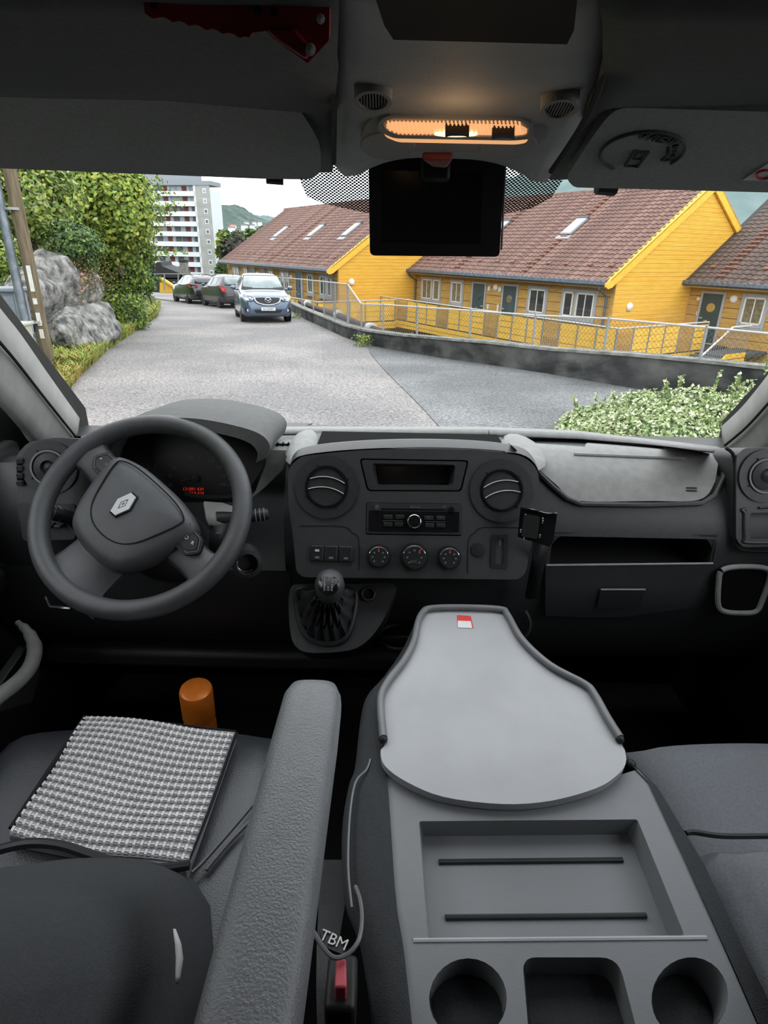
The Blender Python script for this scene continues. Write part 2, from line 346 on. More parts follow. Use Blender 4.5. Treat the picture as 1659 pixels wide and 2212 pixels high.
# ---- corrugated pipe beyond the wall with white clamps
mat('pipe_brown', (.075, .05, .04), .8); mat('clamp_white', (.62, .62, .62), .5)
pipe = thing('corrugated_pipe', 'dark brown corrugated pipe held by white clamps behind the wall', 'pipe', wall_at(760))
def ppath(t): a = wall_at(690+t*150); return V((a.x+.38, a.y+.30, a.z+.02-.22*t))
pts = [ppath(t/14) for t in range(15)]; fine = crom(pts, 8)
part('pipe', 'pipe_brown', pipe, lambda b: b.tube(fine, [.13 if k % 2 else .095 for k in range(len(fine))], 12), smooth=True, angle=80)
for x in (645, 706, 772):
    t = (x-690)/150; a = wall_at(x); c = V((a.x+.38, a.y+.30, a.z+.03-.22*max(t, 0))); d = (wall_at(x+8)-wall_at(x-8)).normalized()
    part('clamp', 'clamp_white', pipe, lambda b: b.lathe([(.13, -.14), (.17, -.14), (.175, 0), (.17, .14), (.13, .14)], c, d, 16), smooth=True)
part('pipe_run', 'pipe_brown', pipe, lambda b: b.tube([wall_at(x)+V((.38, .30, .0)) for x in (625, 640, 660, 680, 692)], [.1, .13, .1, .13, .1], 10), smooth=True)
# ---- terraced houses
AZ = radians(32); UU = V((-sin(AZ), cos(AZ), 0)); VV = V((cos(AZ), sin(AZ), 0)); ZZ = V((0, 0, 1))
PIT = .67; DEP = 9.7; EZ = 1.17; BASE = -4.9
def win_part(h, P, s0, s1, z0, z1, sashes, pane):
    """window in a facade: s along the wall; sashes: list of (from, to, number of panes) as shares of the width"""
    f = MB(); m = .13
    for a, b_, c, d in ((s0-m, s0, z0-m, z1+m), (s1, s1+m, z0-m, z1+m), (s0, s1, z1, z1+m), (s0, s1, z0-m, z0)): f.box(P((a+b_)/2, -.035, (c+d)/2), (b_-a, .07, d-c), (UU, VV, ZZ))
    fr = f.build('window', 'grey_frame', h, bevel=.01, seg=1)
    part('sill', 'grey_frame', fr, lambda b: b.box(P((s0+s1)/2, -.07, z0-m-.03), (s1-s0+2*m+.1, .16, .05), (UU, VV, ZZ)))
    for a, c, n in sashes:
        A, B = s0+(s1-s0)*a, s0+(s1-s0)*c; t = .065; q = MB()
        for k in range(n+1):
            x = A+(B-A)*k/n; tt = t if k in (0, n) else .04; x += t/2 if k == 0 else (-t/2 if k == n else 0); q.box(P(x, -.05, (z0+z1)/2), (tt, .05, z1-z0), (UU, VV, ZZ))
        for z in (z0+t/2, z1-t/2): q.box(P((A+B)/2, -.05, z), (B-A, .05, t), (UU, VV, ZZ))
        q.build('sash', 'white_paint', fr)
        for k in range(n):
            x0, x1 = A+(B-A)*k/n+.02, A+(B-A)*(k+1)/n-.02; part('pane', pane, fr, lambda b: b.box(P((x0+x1)/2, -.04, (z0+z1)/2), (x1-x0, .02, z1-z0-.06), (UU, VV, ZZ)))
        if len(sashes) > 1 and c < 1: part('mullion', 'grey_frame', fr, lambda b: b.box(P(B+(s1-s0)*.03, -.035, (z0+z1)/2), ((s1-s0)*.09, .07, z1-z0), (UU, VV, ZZ)))
def door_part(h, P, s0, s1, z0, z1, disc, hside):
    f = MB(); m = .1
    for a, b_, c, d in ((s0-m, s0, z0, z1+m), (s1, s1+m, z0, z1+m), (s0, s1, z1, z1+m)): f.box(P((a+b_)/2, -.04, (c+d)/2), (b_-a, .08, d-c), (UU, VV, ZZ))
    fr = f.build('entrance', 'grey_frame', h, bevel=.01, seg=1)
    part('door_leaf', 'door_green', fr, lambda b: b.box(P((s0+s1)/2, -.03, (z0+z1)/2), (s1-s0, .06, z1-z0), (UU, VV, ZZ)))
    part('round_light', disc, fr, lambda b: b.lathe([(.0, .03), (.16, .03), (.19, .0)], P((s0+s1)/2, -.055, z0+(z1-z0)*.72), -VV, 20), smooth=True)
    part('handle', 'rail_pale', fr, lambda b: b.box(P(s0+.1 if hside else s1-.1, -.07, z0+(z1-z0)*.5), (.12, .05, .04), (UU, VV, ZZ)))
    part('letter_plate', 'rail_pale', fr, lambda b: b.box(P((s0+s1)/2+.1, -.05, z0+(z1-z0)*.45), (.16, .02, .05), (UU, VV, ZZ)))
    part('threshold', 'rail_pale', fr, lambda b: b.box(P((s0+s1)/2, -.06, z0-.02), (s1-s0+.2, .12, .05), (UU, VV, ZZ)))
def house(K, L, label, wins, doors, lamps, tile='tile', gable=True, boxes=(), downs=(0,), steps=(), lights=(), half=False):
    h = thing('row_house', label, 'house', K+V((0, 0, BASE)), 'yellow timber row houses beyond the wall')
    P = lambda s, t, z: K+UU*s+VV*t+ZZ*z
    part('core', 'shade_below', h, lambda b: b.prism([P(0, .02, BASE), P(L, .02, BASE), P(L, DEP, BASE), P(0, DEP, BASE)], ZZ*(EZ-BASE-.03)))
    z = -1.62; k = 0
    while z < EZ-.02:
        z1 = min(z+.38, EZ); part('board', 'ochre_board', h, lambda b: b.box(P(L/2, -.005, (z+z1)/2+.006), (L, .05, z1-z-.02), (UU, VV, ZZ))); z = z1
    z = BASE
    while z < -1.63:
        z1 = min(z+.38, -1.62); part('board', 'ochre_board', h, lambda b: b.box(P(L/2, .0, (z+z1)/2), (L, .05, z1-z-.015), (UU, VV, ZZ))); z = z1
    if gable:
        z = BASE; top = EZ+DEP/2*PIT
        while z < top-.05:
            z1 = min(z+.16, top); g = .008
            c0 = max(0, (z-EZ)/PIT); c1 = max(0, (z1-g-EZ)/PIT); c1 = min(c1, DEP/2); c0 = min(c0, DEP/2)
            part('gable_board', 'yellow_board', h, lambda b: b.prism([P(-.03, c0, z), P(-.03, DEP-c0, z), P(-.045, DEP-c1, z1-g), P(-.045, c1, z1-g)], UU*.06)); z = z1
        part('gable_core', 'shade_below', h, lambda b: b.prism([P(.05, 0, BASE), P(.05, DEP, BASE), P(.05, DEP, EZ), P(.05, DEP/2, top), P(.05, 0, EZ)], UU*.1))
        part('corner_board', 'ochre_board', h, lambda b: b.box(P(.03, -.02, (BASE+EZ)/2), (.16, .06, EZ-BASE), (UU, VV, ZZ)))
        for sg in (0, 1):
            q = lambda t, z: P(-.16, t if sg == 0 else DEP-t, z)
            part('bargeboard', 'yellow_paint', h, lambda b: b.prism([q(-.72, EZ-.72*PIT-.02), q(-.6, EZ-.6*PIT-.17), q(-.4, EZ-.4*PIT-.26), q(DEP/2, top-.26), q(DEP/2, top+.13), q(-.72, EZ-.72*PIT+.11)], UU*.09))
            part('verge_board', 'yellow_paint', h, lambda b: b.prism([q(-.5, EZ-.5*PIT+.04), q(DEP/2, top+.06), q(DEP/2, top+.13), q(-.5, EZ-.5*PIT+.11)], UU*.22))
    # roof: a deck and overlapping rows of curved tiles
    top = EZ+DEP/2*PIT; ov = .55; sl = (VV+ZZ*PIT).normalized(); nr = (ZZ-VV*PIT).normalized(); nrow = 23; ln = (DEP/2+ov)*sqrt(1+PIT*PIT); dr = ln/nrow
    for sg in (0, 1):
        T = (lambda t: t) if sg == 0 else (lambda t: DEP-t)
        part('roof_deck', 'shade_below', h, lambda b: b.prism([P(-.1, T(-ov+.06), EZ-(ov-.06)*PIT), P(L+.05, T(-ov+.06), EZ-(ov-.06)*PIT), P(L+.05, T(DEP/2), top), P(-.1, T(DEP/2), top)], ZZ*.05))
    nw = int((L+.1)/.26); me0 = None
    for r in range(nrow):
        if me0 is None:
            b = MB(); o = P(-.12, -ov, EZ-ov*PIT); cols = []
            for k in range(nw*4+1):
                s = k*.26/4; hgt = (.0, .032, .045, .02)[k % 4]; base = o+UU*s
                cols.append([base+nr*(.055+hgt-.04), base+nr*(.075+hgt), base+sl*(dr*1.04)+nr*(.045+hgt)])
            b.loft(cols); ob = b.build('tile_row', tile, h, smooth=True, angle=60); me0 = ob.data
        else: ob = link('tile_row', me0, h); ob.location = sl*(dr*r)
    part('tile_row', tile, h, lambda b: b.loft([[P(s, DEP/2+t, top+zz) for t, zz in ((-.13, .0), (-.08, .12), (0, .16), (.08, .12), (.13, 0))] for s in (-.15, L+.05)]), smooth=True)
    part('roof_slope', tile, h, lambda b: b.prism([P(-.1, DEP+ov, EZ-ov*PIT+.06), P(L+.05, DEP+ov, EZ-ov*PIT+.06), P(L+.05, DEP/2, top+.06), P(-.1, DEP/2, top+.06)], ZZ*.06))
    for s in steps:                                   # reddish roof-ladder rungs
        for r in range(1, nrow-1): part('roof_rung', 'tile_red', h, lambda b: b.box(P(s, -ov, EZ-ov*PIT)+sl*(dr*(r+.3))+nr*.12, (.34, .1, .04), (UU, sl, nr)))
    for k in range(int(L/1.1)): part('snow_guard', 'tile_red', h, lambda b: b.box(P(.5+k*1.1+random.uniform(-.1, .1), -ov, EZ-ov*PIT)+sl*(dr*3.35)+nr*.11, (.2, .16, .06), (UU, sl, nr)))
    gz = EZ-ov*PIT
    part('gutter', 'gutter', h, lambda b: b.loft([[P(s, -ov-.02, gz+.08), P(s, -ov-.13, gz+.06), P(s, -ov-.15, gz-.06), P(s, -ov-.08, gz-.12), P(s, -ov+.02, gz-.1)] for s in (-.1, L+.1)], False), solid=.012)
    part('fascia', 'cream_trim', h, lambda b: b.box(P(L/2, -ov+.06, gz-.10), (L, .04, .16), (UU, VV, ZZ)))
    part('soffit', 'ochre_board', h, lambda b: b.prism([P(0, -ov+.05, gz-.1), P(L, -ov+.05, gz-.1), P(L, 0, gz+.02), P(0, 0, gz+.02)], ZZ*.03))
    for s in downs: part('downpipe', 'gutter', h, lambda b: b.tube([P(s, -ov-.05, gz-.1), P(s, -ov-.05, gz-.22), P(s+.02, -.1, gz-.5), P(s+.02, -.1, -3)], .045, 8), smooth=True)
    for a in wins: win_part(h, P, *a)
    for a in doors: door_part(h, P, *a)
    for s, z in lamps: part('wall_lamp', 'lamp_glass', h, lambda b: b.lathe([(0, .09), (.10, .08), (.15, .04), (.16, 0)], P(s, -.02, z), -VV, 16), smooth=True)
    for s, z, a, c in boxes: part('wall_plate', 'white_paint', h, lambda b: b.box(P(s, -.05, z), (a, .04, c), (UU, VV, ZZ)))
    for s, t in lights:                               # roof windows
        o = P(s, -ov, EZ-ov*PIT)+sl*t+nr*.13; f = part('roof_window', 'galv', h, lambda b: b.box(o, (.62, 1.25, .10), (UU, sl, nr)), bevel=.01)
        part('pane', 'pane_sky', f, lambda b: b.box(o+nr*.045-sl*.02, (.5, 1.06, .03), (UU, sl, nr)))
        part('flashing', 'galv', f, lambda b: b.box(o-sl*.78-nr*.03, (.8, .26, .03), (UU, sl, nr)))
        part('top_cover', 'slate', f, lambda b: b.box(o+sl*.6+nr*.03, (.64, .14, .08), (UU, sl, nr)))
    return h, P
K2 = V((8.65, 24.34, 0)); L2 = 13.45; K3c = K2+VV*4.76; K1 = K2+UU*L2-VV*4.86
two = [(0, .62, 2), (.70, 1, 1)]; two_r = [(0, .56, 2), (.68, 1, 1)]
H2, P2 = house(K2, L2, 'middle yellow row house with two dark green doors facing the walkway', [(.87, 2.45, -.6, .36, two_r, 'pane_dark'), (3.5, 4.45, -.62, .36, [(0, 1, 2)], 'pane_dark'), (9.25, 10.08, -.62, .37, [(0, 1, 2)], 'pane_curtain'), (11.14, 12.73, -.62, .39, [(0, .34, 1), (.44, 1, 2)], 'pane_curtain')],
    [(5.29, 6.15, -1.62, .38, 'pane_curtain', 0), (7.49, 8.35, -1.62, .37, 'door_green', 1)], [(6.75, .26)], boxes=[(6.42, .2, .16, .2), (7.18, .2, .14, .2), (7.15, -.62, .1, .22), (6.45, -.62, .1, .3)], downs=(.25, 13.3), steps=(4.6, 9.4), lights=((4.6, 3.6), (9.6, 3.6)))
part('wall_lamp', 'lamp_glass', H2, lambda b: b.lathe([(0, .1), (.10, .085), (.16, .04), (.17, 0)], P2(-.05, .95, -.08), -UU, 16), smooth=True)
K3 = K3c-UU*11.
H3, P3 = house(K3, 11., 'nearest yellow row house with one green door above the slate steps', [(11-3.24, 11-2.42, -.62, .38, [(0, 1, 2)], 'pane_curtain'), (11-7.2, 11-5.7, -.62, .38, two, 'pane_dark')], [(11-1.53, 11-.68, -1.52, .40, 'disc_gold', 0)], [(11-1.95, .26)], tile='tile_dark', gable=False, boxes=[(10.5, .17, .14, .12), (10.42, -.4, .08, .16)], downs=(0.2,), steps=(9.6,), lights=((5, 3.6),))
part('basement_window', 'grey_frame', H3, lambda b: b.box(P3(11-3.0, -.04, -2.75), (1.5, .08, 1.0), (UU, VV, ZZ)))
part('basement_pane', 'door_green', H3, lambda b: b.box(P3(11-3.0, -.06, -2.77), (1.24, .08, .76), (UU, VV, ZZ)))
H1, P1 = house(K1, 18., 'farthest yellow row house with a row of small roof windows', [(.73, 2.05, -.52, .45, [(0, .34, 1), (.44, 1, 2)], 'pane_dark'), (3.04, 3.65, -.5, .46, [(0, 1, 2)], 'pane_dark'), (6.39, 7.61, -.5, .45, [(0, .5, 2), (.58, 1, 1)], 'pane_dark'), (8.9, 9.6, -.5, .45, [(0, 1, 2)], 'pane_dark'), (13.6, 14.3, -.5, .45, [(0, 1, 2)], 'pane_dark'), (15.4, 16.6, -.5, .45, [(0, .6, 2), (.66, 1, 1)], 'pane_dark')],
    [(4.46, 5.3, -1.62, .48, 'door_green', 0), (10.3, 11.1, -1.62, .48, 'door_green', 0), (12.1, 12.9, -1.62, .48, 'door_green', 1)], [(6.0, .2), (11.6, .2)], downs=(.2, 17.8), steps=(8.6,), lights=((2.6, 3.4), (7.1, 3.4), (12.6, 3.4)))
part('wall_lamp', 'lamp_glass', H1, lambda b: b.lathe([(0, .12), (.12, .1), (.17, .04), (.18, 0)], P1(-.05, .75, .22), -UU, 16), smooth=True)
# ---- raised walkways in front of the houses
def walkway(label, K, path, zt, sk, end_u):
    d = thing('timber_walkway', label, 'walkway', V((path[0].x, path[0].y, zt-1.5)), 'yellow walkways in front of the row houses')
    k = 0
    for a, c in zip(path, path[1:]):
        D = (c-a); L = D.length; D.normalize(); N = V((D.y, -D.x, 0)); n = max(1, round(L/.88)); ax = (D, N, ZZ)
        for zc, hh, t in ((zt-.13, .17, .05), (zt-.31, .15, .03)): part('fascia_board', 'yellow_paint', d, lambda b: b.box(V((0, 0, zc))+(a+c)/2, (L, t, hh), ax))
        for i in range(n+1): part('post', 'galv', d, lambda b: b.box(a+D*(L*i/n)+ZZ*(zt+.47), (.045, .045, 1.06), ax))
        part('handrail', 'rail_pale', d, lambda b: b.tube([a+ZZ*(zt+1.03), c+ZZ*(zt+1.03)], .028, 8), smooth=True)
        for i in range(n):
            m0 = a+D*(L*(i+.5)/n); w = L/n-.05
            if k % 4 == sk:
                for j in range(9): part('baluster', 'ochre_board', d, lambda b: b.box(m0+D*(w*(j-4)/9)+ZZ*(zt+.45), (.035, .03, .9), ax))
            else:
                for z in (.12, .36, .60, .84): part('rail_board', 'yellow_paint', d, lambda b: b.box(m0+N*-.02+ZZ*(zt+z), (w, .03, .215), ax))
            k += 1
    return d
uv = lambda s, t, z=0.: K2+UU*s+VV*t+ZZ*z
W2 = walkway('yellow railed walkway along the middle row house', K2, [uv(13.4, -2.3), uv(-2.2, -2.3), uv(-2.2, 3.0)], -1.55, 2, 0)
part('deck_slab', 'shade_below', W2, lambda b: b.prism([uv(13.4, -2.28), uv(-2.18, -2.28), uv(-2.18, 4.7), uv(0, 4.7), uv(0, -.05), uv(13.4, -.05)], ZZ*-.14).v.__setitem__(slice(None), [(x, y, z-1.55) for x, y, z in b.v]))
for s in (.2, 3.5, 7, 10.5): part('support_post', 'galv', W2, lambda b: b.box(uv(s, -2.1, -3.3), (.09, .09, 3.2), (UU, VV, ZZ)))
uw = lambda s, t, z=0.: K1+UU*s+VV*t+ZZ*z
W1 = walkway('yellow railed walkway along the farthest row house', K1, [uw(17, -2.0), uw(-1.6, -2.0), uw(-1.6, 3.4)], -1.62, 5, 0)
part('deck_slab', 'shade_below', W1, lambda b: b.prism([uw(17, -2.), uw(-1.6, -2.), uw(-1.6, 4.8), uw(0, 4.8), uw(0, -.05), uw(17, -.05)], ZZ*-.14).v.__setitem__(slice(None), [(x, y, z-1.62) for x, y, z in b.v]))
# ---- slate steps up to the nearest house
ST = thing('slate_steps', 'slate outdoor steps with a pale handrail and yellow side boards', 'steps', uv(-3.0, 2.4, -2.9))
HA, HB = V(atZ(1583, 707, -.50)), None
dirn = -VV; sA = (HA-K2).dot(UU); tA = (HA-K2).dot(VV)
for k in range(8): part('step', 'slate', ST, lambda b: b.box(uv(sA+.62, tA-.15-k*.29, -1.62-k*.17), (1.15, .36, .06), (UU, VV, ZZ)), bevel=.01)
part('landing', 'slate', ST, lambda b: b.box(uv(sA+.6, tA+(4.7-tA)/2, -1.6), (1.2, 4.7-tA, .12), (UU, VV, ZZ)))
hr = [uv(sA, tA+1.2, -.50), uv(sA, tA, -.50), uv(sA, tA-2.4, -.50-2.4*.59)]
part('handrail', 'rail_pale', ST, lambda b: b.tube(hr, .035, 8), smooth=True)
for k in range(26):
    t = 1.2-k*.138; z = -.5+min(0, t)*.59; part('baluster', 'galv', ST, lambda b: b.tube([uv(sA, tA+t, z), uv(sA, tA+t, z-.92)], .009, 5))
for dz in (0, -.2): part('side_board', 'yellow_paint', ST, lambda b: b.prism([uv(sA-.04, tA+1.2, -1.45+dz), uv(sA-.04, tA, -1.45+dz), uv(sA-.04, tA-2.4, -1.45-2.4*.59+dz), uv(sA-.04, tA-2.4, -1.62-2.4*.59+dz), uv(sA-.04, tA, -1.62+dz), uv(sA-.04, tA+1.2, -1.62+dz)], UU*.05))
# ---- cars
mat('paint_blue', (.085, .125, .19), .25, .6, .35, col2=(.075, .115, .175), coat=.8); mat('paint_black', (.018, .019, .022), .2, .6, coat=.8); mat('paint_graphite', (.045, .047, .05), .3, .5, .4, coat=.6)
mat('car_glass', (.05, .06, .065), .05, .9, col2=(.03, .035, .04)); mat('car_glass_light', (.30, .36, .36), .06, .9, col2=(.14, .18, .19), scale=1.5); mat('rubber', (.018, .018, .019), .85, .2); mat('alloy', (.42, .43, .45), .35, .5, .6); mat('chrome', (.62, .63, .65), .15, .5, .9)
mat('tail_red', (.60, .03, .04), .25, .6, col2=(.45, .02, .03)); mat('head_lamp', (.62, .64, .68), .12, .7, col2=(.36, .38, .42), scale=9); mat('plate_white', (.72, .74, .78), .5); mat('plate_ink', (.05, .05, .07), .5); mat('black_trim', (.022, .022, .023), .6)
def car(name, label, paint, st, pos, head, glz, side, extra, wheels, wr_=.33, scale=1.):
    """st: stations (x, bottom, belt, top, half width, half width at the top); x runs back from the nose"""
    h = V((head[0], head[1], 0)).normalized(); lf = V((-h.y, h.x, 0)); g = V(pos); nz = V((0, .035, 1)).normalized(); h = (h-nz*h.dot(nz)).normalized(); lf = nz.cross(h)
    Q = lambda x, y, z: g+(h*x+lf*y+nz*z)*scale
    c = thing(name, label, 'car', g, 'cars parked along the wall')
    ex = [[a[i] for a in st] for i in range(6)]; xs = ex[0][::-1]
    at = lambda x, i: float(np.interp(x, xs, ex[i][::-1]))
    rows = []
    for x, zb, be, tp, w, wt in st:
        hs = [(0, zb), (w*.86, zb), (w*.985, zb+.10), (w, zb+(be-zb)*.5), (w*.985, be-.07), (w*.955, be)]
        d = tp-be
        hs += [(wt+(w*.955-wt)*.12, be+d*.86), (wt*.93, tp-.012), (wt*.55, tp+.008), (0, tp+.012)]
        rows.append([Q(x, y, z) for y, z in hs]+[Q(x, -y, z) for y, z in hs[-2:0:-1]])
    part('body', paint, c, lambda b: b.loft(rows[::-1], True, True), smooth=True, angle=50)
    def sw(x, f):                    # point on the side glass: f 0 belt .. 1 top
        be, tp, w, wt = at(x, 2), at(x, 3), at(x, 4), at(x, 5); d = tp-be; return (w*.955+((wt+(w*.955-wt)*.12)-w*.955)*(f/.86)+.010, be+d*f)
    for q in glz:
        for s in (1, -1): part('side_window', 'car_glass', c, lambda b: b.prism([Q(x, s*sw(x, f)[0], sw(x, f)[1]) for x, f in q], lf*(-.02*s*scale)))
    for nm, m, pts in side:          # screens: rows of (x, half width, z)
        part(nm, m, c, lambda b: b.loft([[Q(x+(.03 if abs(k) == 2 else 0)*(-1 if nm == 'windscreen' else 1), wd*k/2, z) for k in (-2, -1, 0, 1, 2)] for x, wd, z in pts]), smooth=True, solid=.01)
    for x, y in wheels:
        for s in (1, -1):
            o = Q(x, s*y, wr_); ax = lf*s
            wl = part('wheel', 'rubber', c, lambda b: b.lathe([(wr_*.62*scale, .0), (wr_*.9*scale, .01), (wr_*scale, -.04), (wr_*scale, -.18), (wr_*.8*scale, -.2)], o, ax, 24), smooth=True)
            part('hub_cap', 'alloy', wl, lambda b: b.lathe([(0, .012), (wr_*.2, .012), (wr_*.24, -.03), (wr_*.58, -.03), (wr_*.6, .006), (wr_*.66, .006), (wr_*.66, -.03)], o, ax, 20))
            for k in range(5):
                t = 2*pi*k/5; dd = h*cos(t)+nz*sin(t); part('rim_spoke', 'alloy', wl, lambda b: b.box(o+ax*-.0+dd*(wr_*.38), (wr_*.5, wr_*.16, .03), (dd, ax.cross(dd), ax)))
            part('wheel_arch', 'black_trim', c, lambda b: b.lathe([(0, -.02), (wr_*1.16, -.02), (wr_*1.16, -.015), (0, -.015)], Q(x, s*(at(x, 4)*.99+.012), wr_+.01), ax, 24))
    extra(c, Q, h, lf, nz, sw)
    return c
suv = [(0, .34, .60, .66, .60, .45), (-.05, .26, .70, .78, .74, .6), (-.2, .22, .80, .89, .85, .68), (-.5, .2, .90, .985, .905, .70), (-.9, .2, .98, 1.05, .92, .72), (-1.28, .2, 1.03, 1.10, .92, .74), (-1.45, .2, 1.05, 1.22, .92, .70), (-2.0, .2, 1.06, 1.60, .92, .60), (-2.5, .2, 1.07, 1.66, .92, .60), (-3.2, .2, 1.08, 1.655, .92, .59), (-3.9, .22, 1.10, 1.58, .91, .56), (-4.25, .25, 1.12, 1.40, .89, .58), (-4.45, .3, 1.08, 1.16, .85, .66), (-4.54, .4, .9, .95, .74, .6)]
def suv_x(c, Q, h, lf, nz, sw):
    part('grille', 'black_trim', c, lambda b: b.prism(rc([Q(.012, .44, .86), Q(.03, 0, .87), Q(.012, -.44, .86), Q(.05, -.36, .70), Q(.07, 0, .64), Q(.05, .36, .70)], .06), h*-.12))
    part('grille_bar', 'chrome', c, lambda b: b.tube(crom([Q(.0, .47, .87), Q(.07, .36, .70), Q(.085, 0, .625), Q(.07, -.36, .70), Q(.0, -.47, .87)], 5), .022, 8), smooth=True)
    part('badge', 'chrome', c, lambda b: (b.tube([Q(.075, .11*cos(t), .79+.08*sin(t)) for t in [2*pi*k/20 for k in range(20)]], .014, 6, True), b.tube(crom([Q(.085, .1, .82), Q(.09, .05, .80), Q(.095, 0, .76), Q(.09, -.05, .80), Q(.085, -.1, .82)], 4), .011, 6)), smooth=True)
    for s in (1, -1):
        hl = part('headlight', 'head_lamp', c, lambda b: b.prism(rc([Q(-.02, s*.46, .86), Q(-.06, s*.60, .92), Q(-.26, s*.83, .97), Q(-.24, s*.86, .86), Q(-.06, s*.74, .77), Q(.02, s*.56, .76)], .03), h*-.1+nz*-.02))
        part('lamp_bulb', 'chrome', hl, lambda b: b.ball(Q(.0, s*.61, .83), .055), smooth=True)
        part('fog_lamp', 'head_lamp', c, lambda b: b.lathe([(0, .03), (.05, .025), (.06, -.05)], Q(-.06, s*.70, .44), h, 14), smooth=True)
        part('fog_recess', 'black_trim', c, lambda b: b.prism(rc([Q(-.02, s*.60, .38), Q(-.06, s*.80, .56), Q(-.10, s*.82, .40), Q(-.04, s*.66, .33)], .04), h*-.1))
        mr = part('door_mirror', 'paint_blue', c, lambda b: b.ball(Q(-1.62, s*1.06, 1.16), (.11, .13, .085)), smooth=True)
        part('mirror_arm', 'black_trim', mr, lambda b: b.box(Q(-1.60, s*.93, 1.09), (.08, .14, .04), (h, lf, nz)))
    part('lower_intake', 'black_trim', c, lambda b: b.prism(rc([Q(.03, .50, .46), Q(.05, -.50, .46), Q(.0, -.42, .34), Q(.0, .42, .34)], .03), h*-.1))
    pl = part('number_plate', 'plate_white', c, lambda b: b.box(Q(.085, 0, .49), (.02, .52, .115), (h, lf, nz)))
    text('plate_text', 'AA 83907', .10, Q(.098, 0, .485), lf, nz, 'plate_ink', pl)
    part('skirt', 'black_trim', c, lambda b: b.box(Q(-2.2, 0, .27), (3.6, 1.82, .16), (h, lf, nz)))
    part('windscreen_frame', 'black_trim', c, lambda b: b.loft([[Q(x+(-.03 if abs(k) == 2 else 0), wd*k/2, z) for k in (-2, -1, 0, 1, 2)] for x, wd, z in ((-1.27, .80, 1.105), (-1.93, .64, 1.60))]), solid=.008)
car('family_suv', 'blue grey sport utility car parked facing the van', 'paint_blue', suv, (-4.50, 23.55, road_z(23.55)), (.30, -.954), [[(-1.75, .06), (-2.4, .06), (-2.4, .84), (-2.05, .8)], [(-2.5, .06), (-3.3, .06), (-3.3, .84), (-2.5, .84)], [(-3.4, .08), (-3.95, .15), (-3.7, .8), (-3.4, .84)]],
    [('windscreen', 'car_glass_light', ((-1.30, .76, 1.125), (-1.6, .70, 1.36), (-1.90, .62, 1.58))), ('rear_window', 'car_glass', ((-4.43, .62, 1.2), (-4.05, .5, 1.52)))], suv_x, ((-.92, .88), (-3.62, .88)), .35, 1.05)
hat = [(0, .3, .55, .6, .5, .4), (-.1, .25, .70, .76, .70, .55), (-.4, .2, .85, .92, .82, .62), (-.9, .2, .93, 1.0, .85, .66), (-1.2, .2, .97, 1.1, .85, .66), (-1.85, .2, 1.0, 1.46, .85, .55), (-2.4, .2, 1.01, 1.51, .85, .55), (-3.1, .2, 1.03, 1.48, .84, .54), (-3.5, .22, 1.04, 1.38, .83, .53), (-3.75, .25, 1.02, 1.10, .80, .62), (-3.88, .3, .86, .92, .74, .6), (-3.92, .4, .7, .74, .6, .5)]
def hat_x(c, Q, h, lf, nz, sw):
    for s in (1, -1):
        part('tail_lamp', 'tail_red', c, lambda b: b.prism([Q(-3.62, s*.835, 1.03), Q(-3.78, s*.79, 1.02), Q(-3.9, s*.62, .95), Q(-3.93, s*.60, .74), Q(-3.86, s*.74, .76)], h*-.05+lf*(.03*s)))
        mr = part('door_mirror', 'paint_black', c, lambda b: b.ball(Q(-1.5, s*.97, 1.04), (.09, .10, .07)), smooth=True)
        part('mirror_arm', 'black_trim', mr, lambda b: b.box(Q(-1.5, s*.87, 1.0), (.07, .12, .03), (h, lf, nz)))
        part('reflector', 'tail_red', c, lambda b: b.box(Q(-3.92, s*.52, .43), (.03, .14, .04), (h, lf, nz)))
    pl = part('number_plate', 'plate_white', c, lambda b: b.box(Q(-3.93, 0, .78), (.03, .5, .11), (h, lf, nz)))
    part('bumper', 'paint_graphite', c, lambda b: b.box(Q(-3.86, 0, .50), (.16, 1.36, .30), (h, lf, nz)), bevel=.06)
    part('skirt', 'black_trim', c, lambda b: b.box(Q(-2., 0, .26), (3.2, 1.66, .14), (h, lf, nz))); part('aerial', 'black_trim', c, lambda b: b.tube([Q(-3.2, 0, 1.49), Q(-3.3, 0, 1.62)], .012, 6))
UH = (UU.x, UU.y)
cc = V((-8.87, 33.13, 0))+UU*.0+VV*.75; p = cc+UU*3.3
car('hatchback', 'dark grey hatchback parked tail first between the other two cars', 'paint_graphite', hat, (p.x, p.y, road_z(p.y)), UH, [[(-1.6, .08), (-2.15, .08), (-2.15, .84), (-1.85, .8)], [(-2.25, .08), (-2.95, .08), (-2.95, .84), (-2.25, .84)], [(-3.05, .1), (-3.45, .2), (-3.25, .8), (-3.05, .84)]],
    [('windscreen', 'car_glass', ((-1.22, .64, 1.12), (-1.8, .54, 1.45))), ('rear_window', 'car_glass_light', ((-3.82, .60, 1.08), (-3.68, .56, 1.26), (-3.53, .48, 1.415)))], hat_x, ((-.75, .8), (-3.25, .8)), .31, 1.08)
wag = [(0, .3, .5, .56, .55, .4), (-.12, .24, .68, .74, .74, .55), (-.5, .2, .86, .92, .87, .66), (-1.1, .2, .95, 1.02, .90, .70), (-1.4, .2, .98, 1.12, .90, .68), (-2.1, .2, 1.0, 1.42, .90, .58), (-2.6, .2, 1.01, 1.47, .90, .57), (-3.6, .2, 1.04, 1.45, .90, .56), (-4.2, .22, 1.06, 1.38, .88, .54), (-4.5, .28, 1.04, 1.12, .84, .62), (-4.62, .34, .86, .92, .78, .6), (-4.66, .42, .62, .66, .66, .5)]
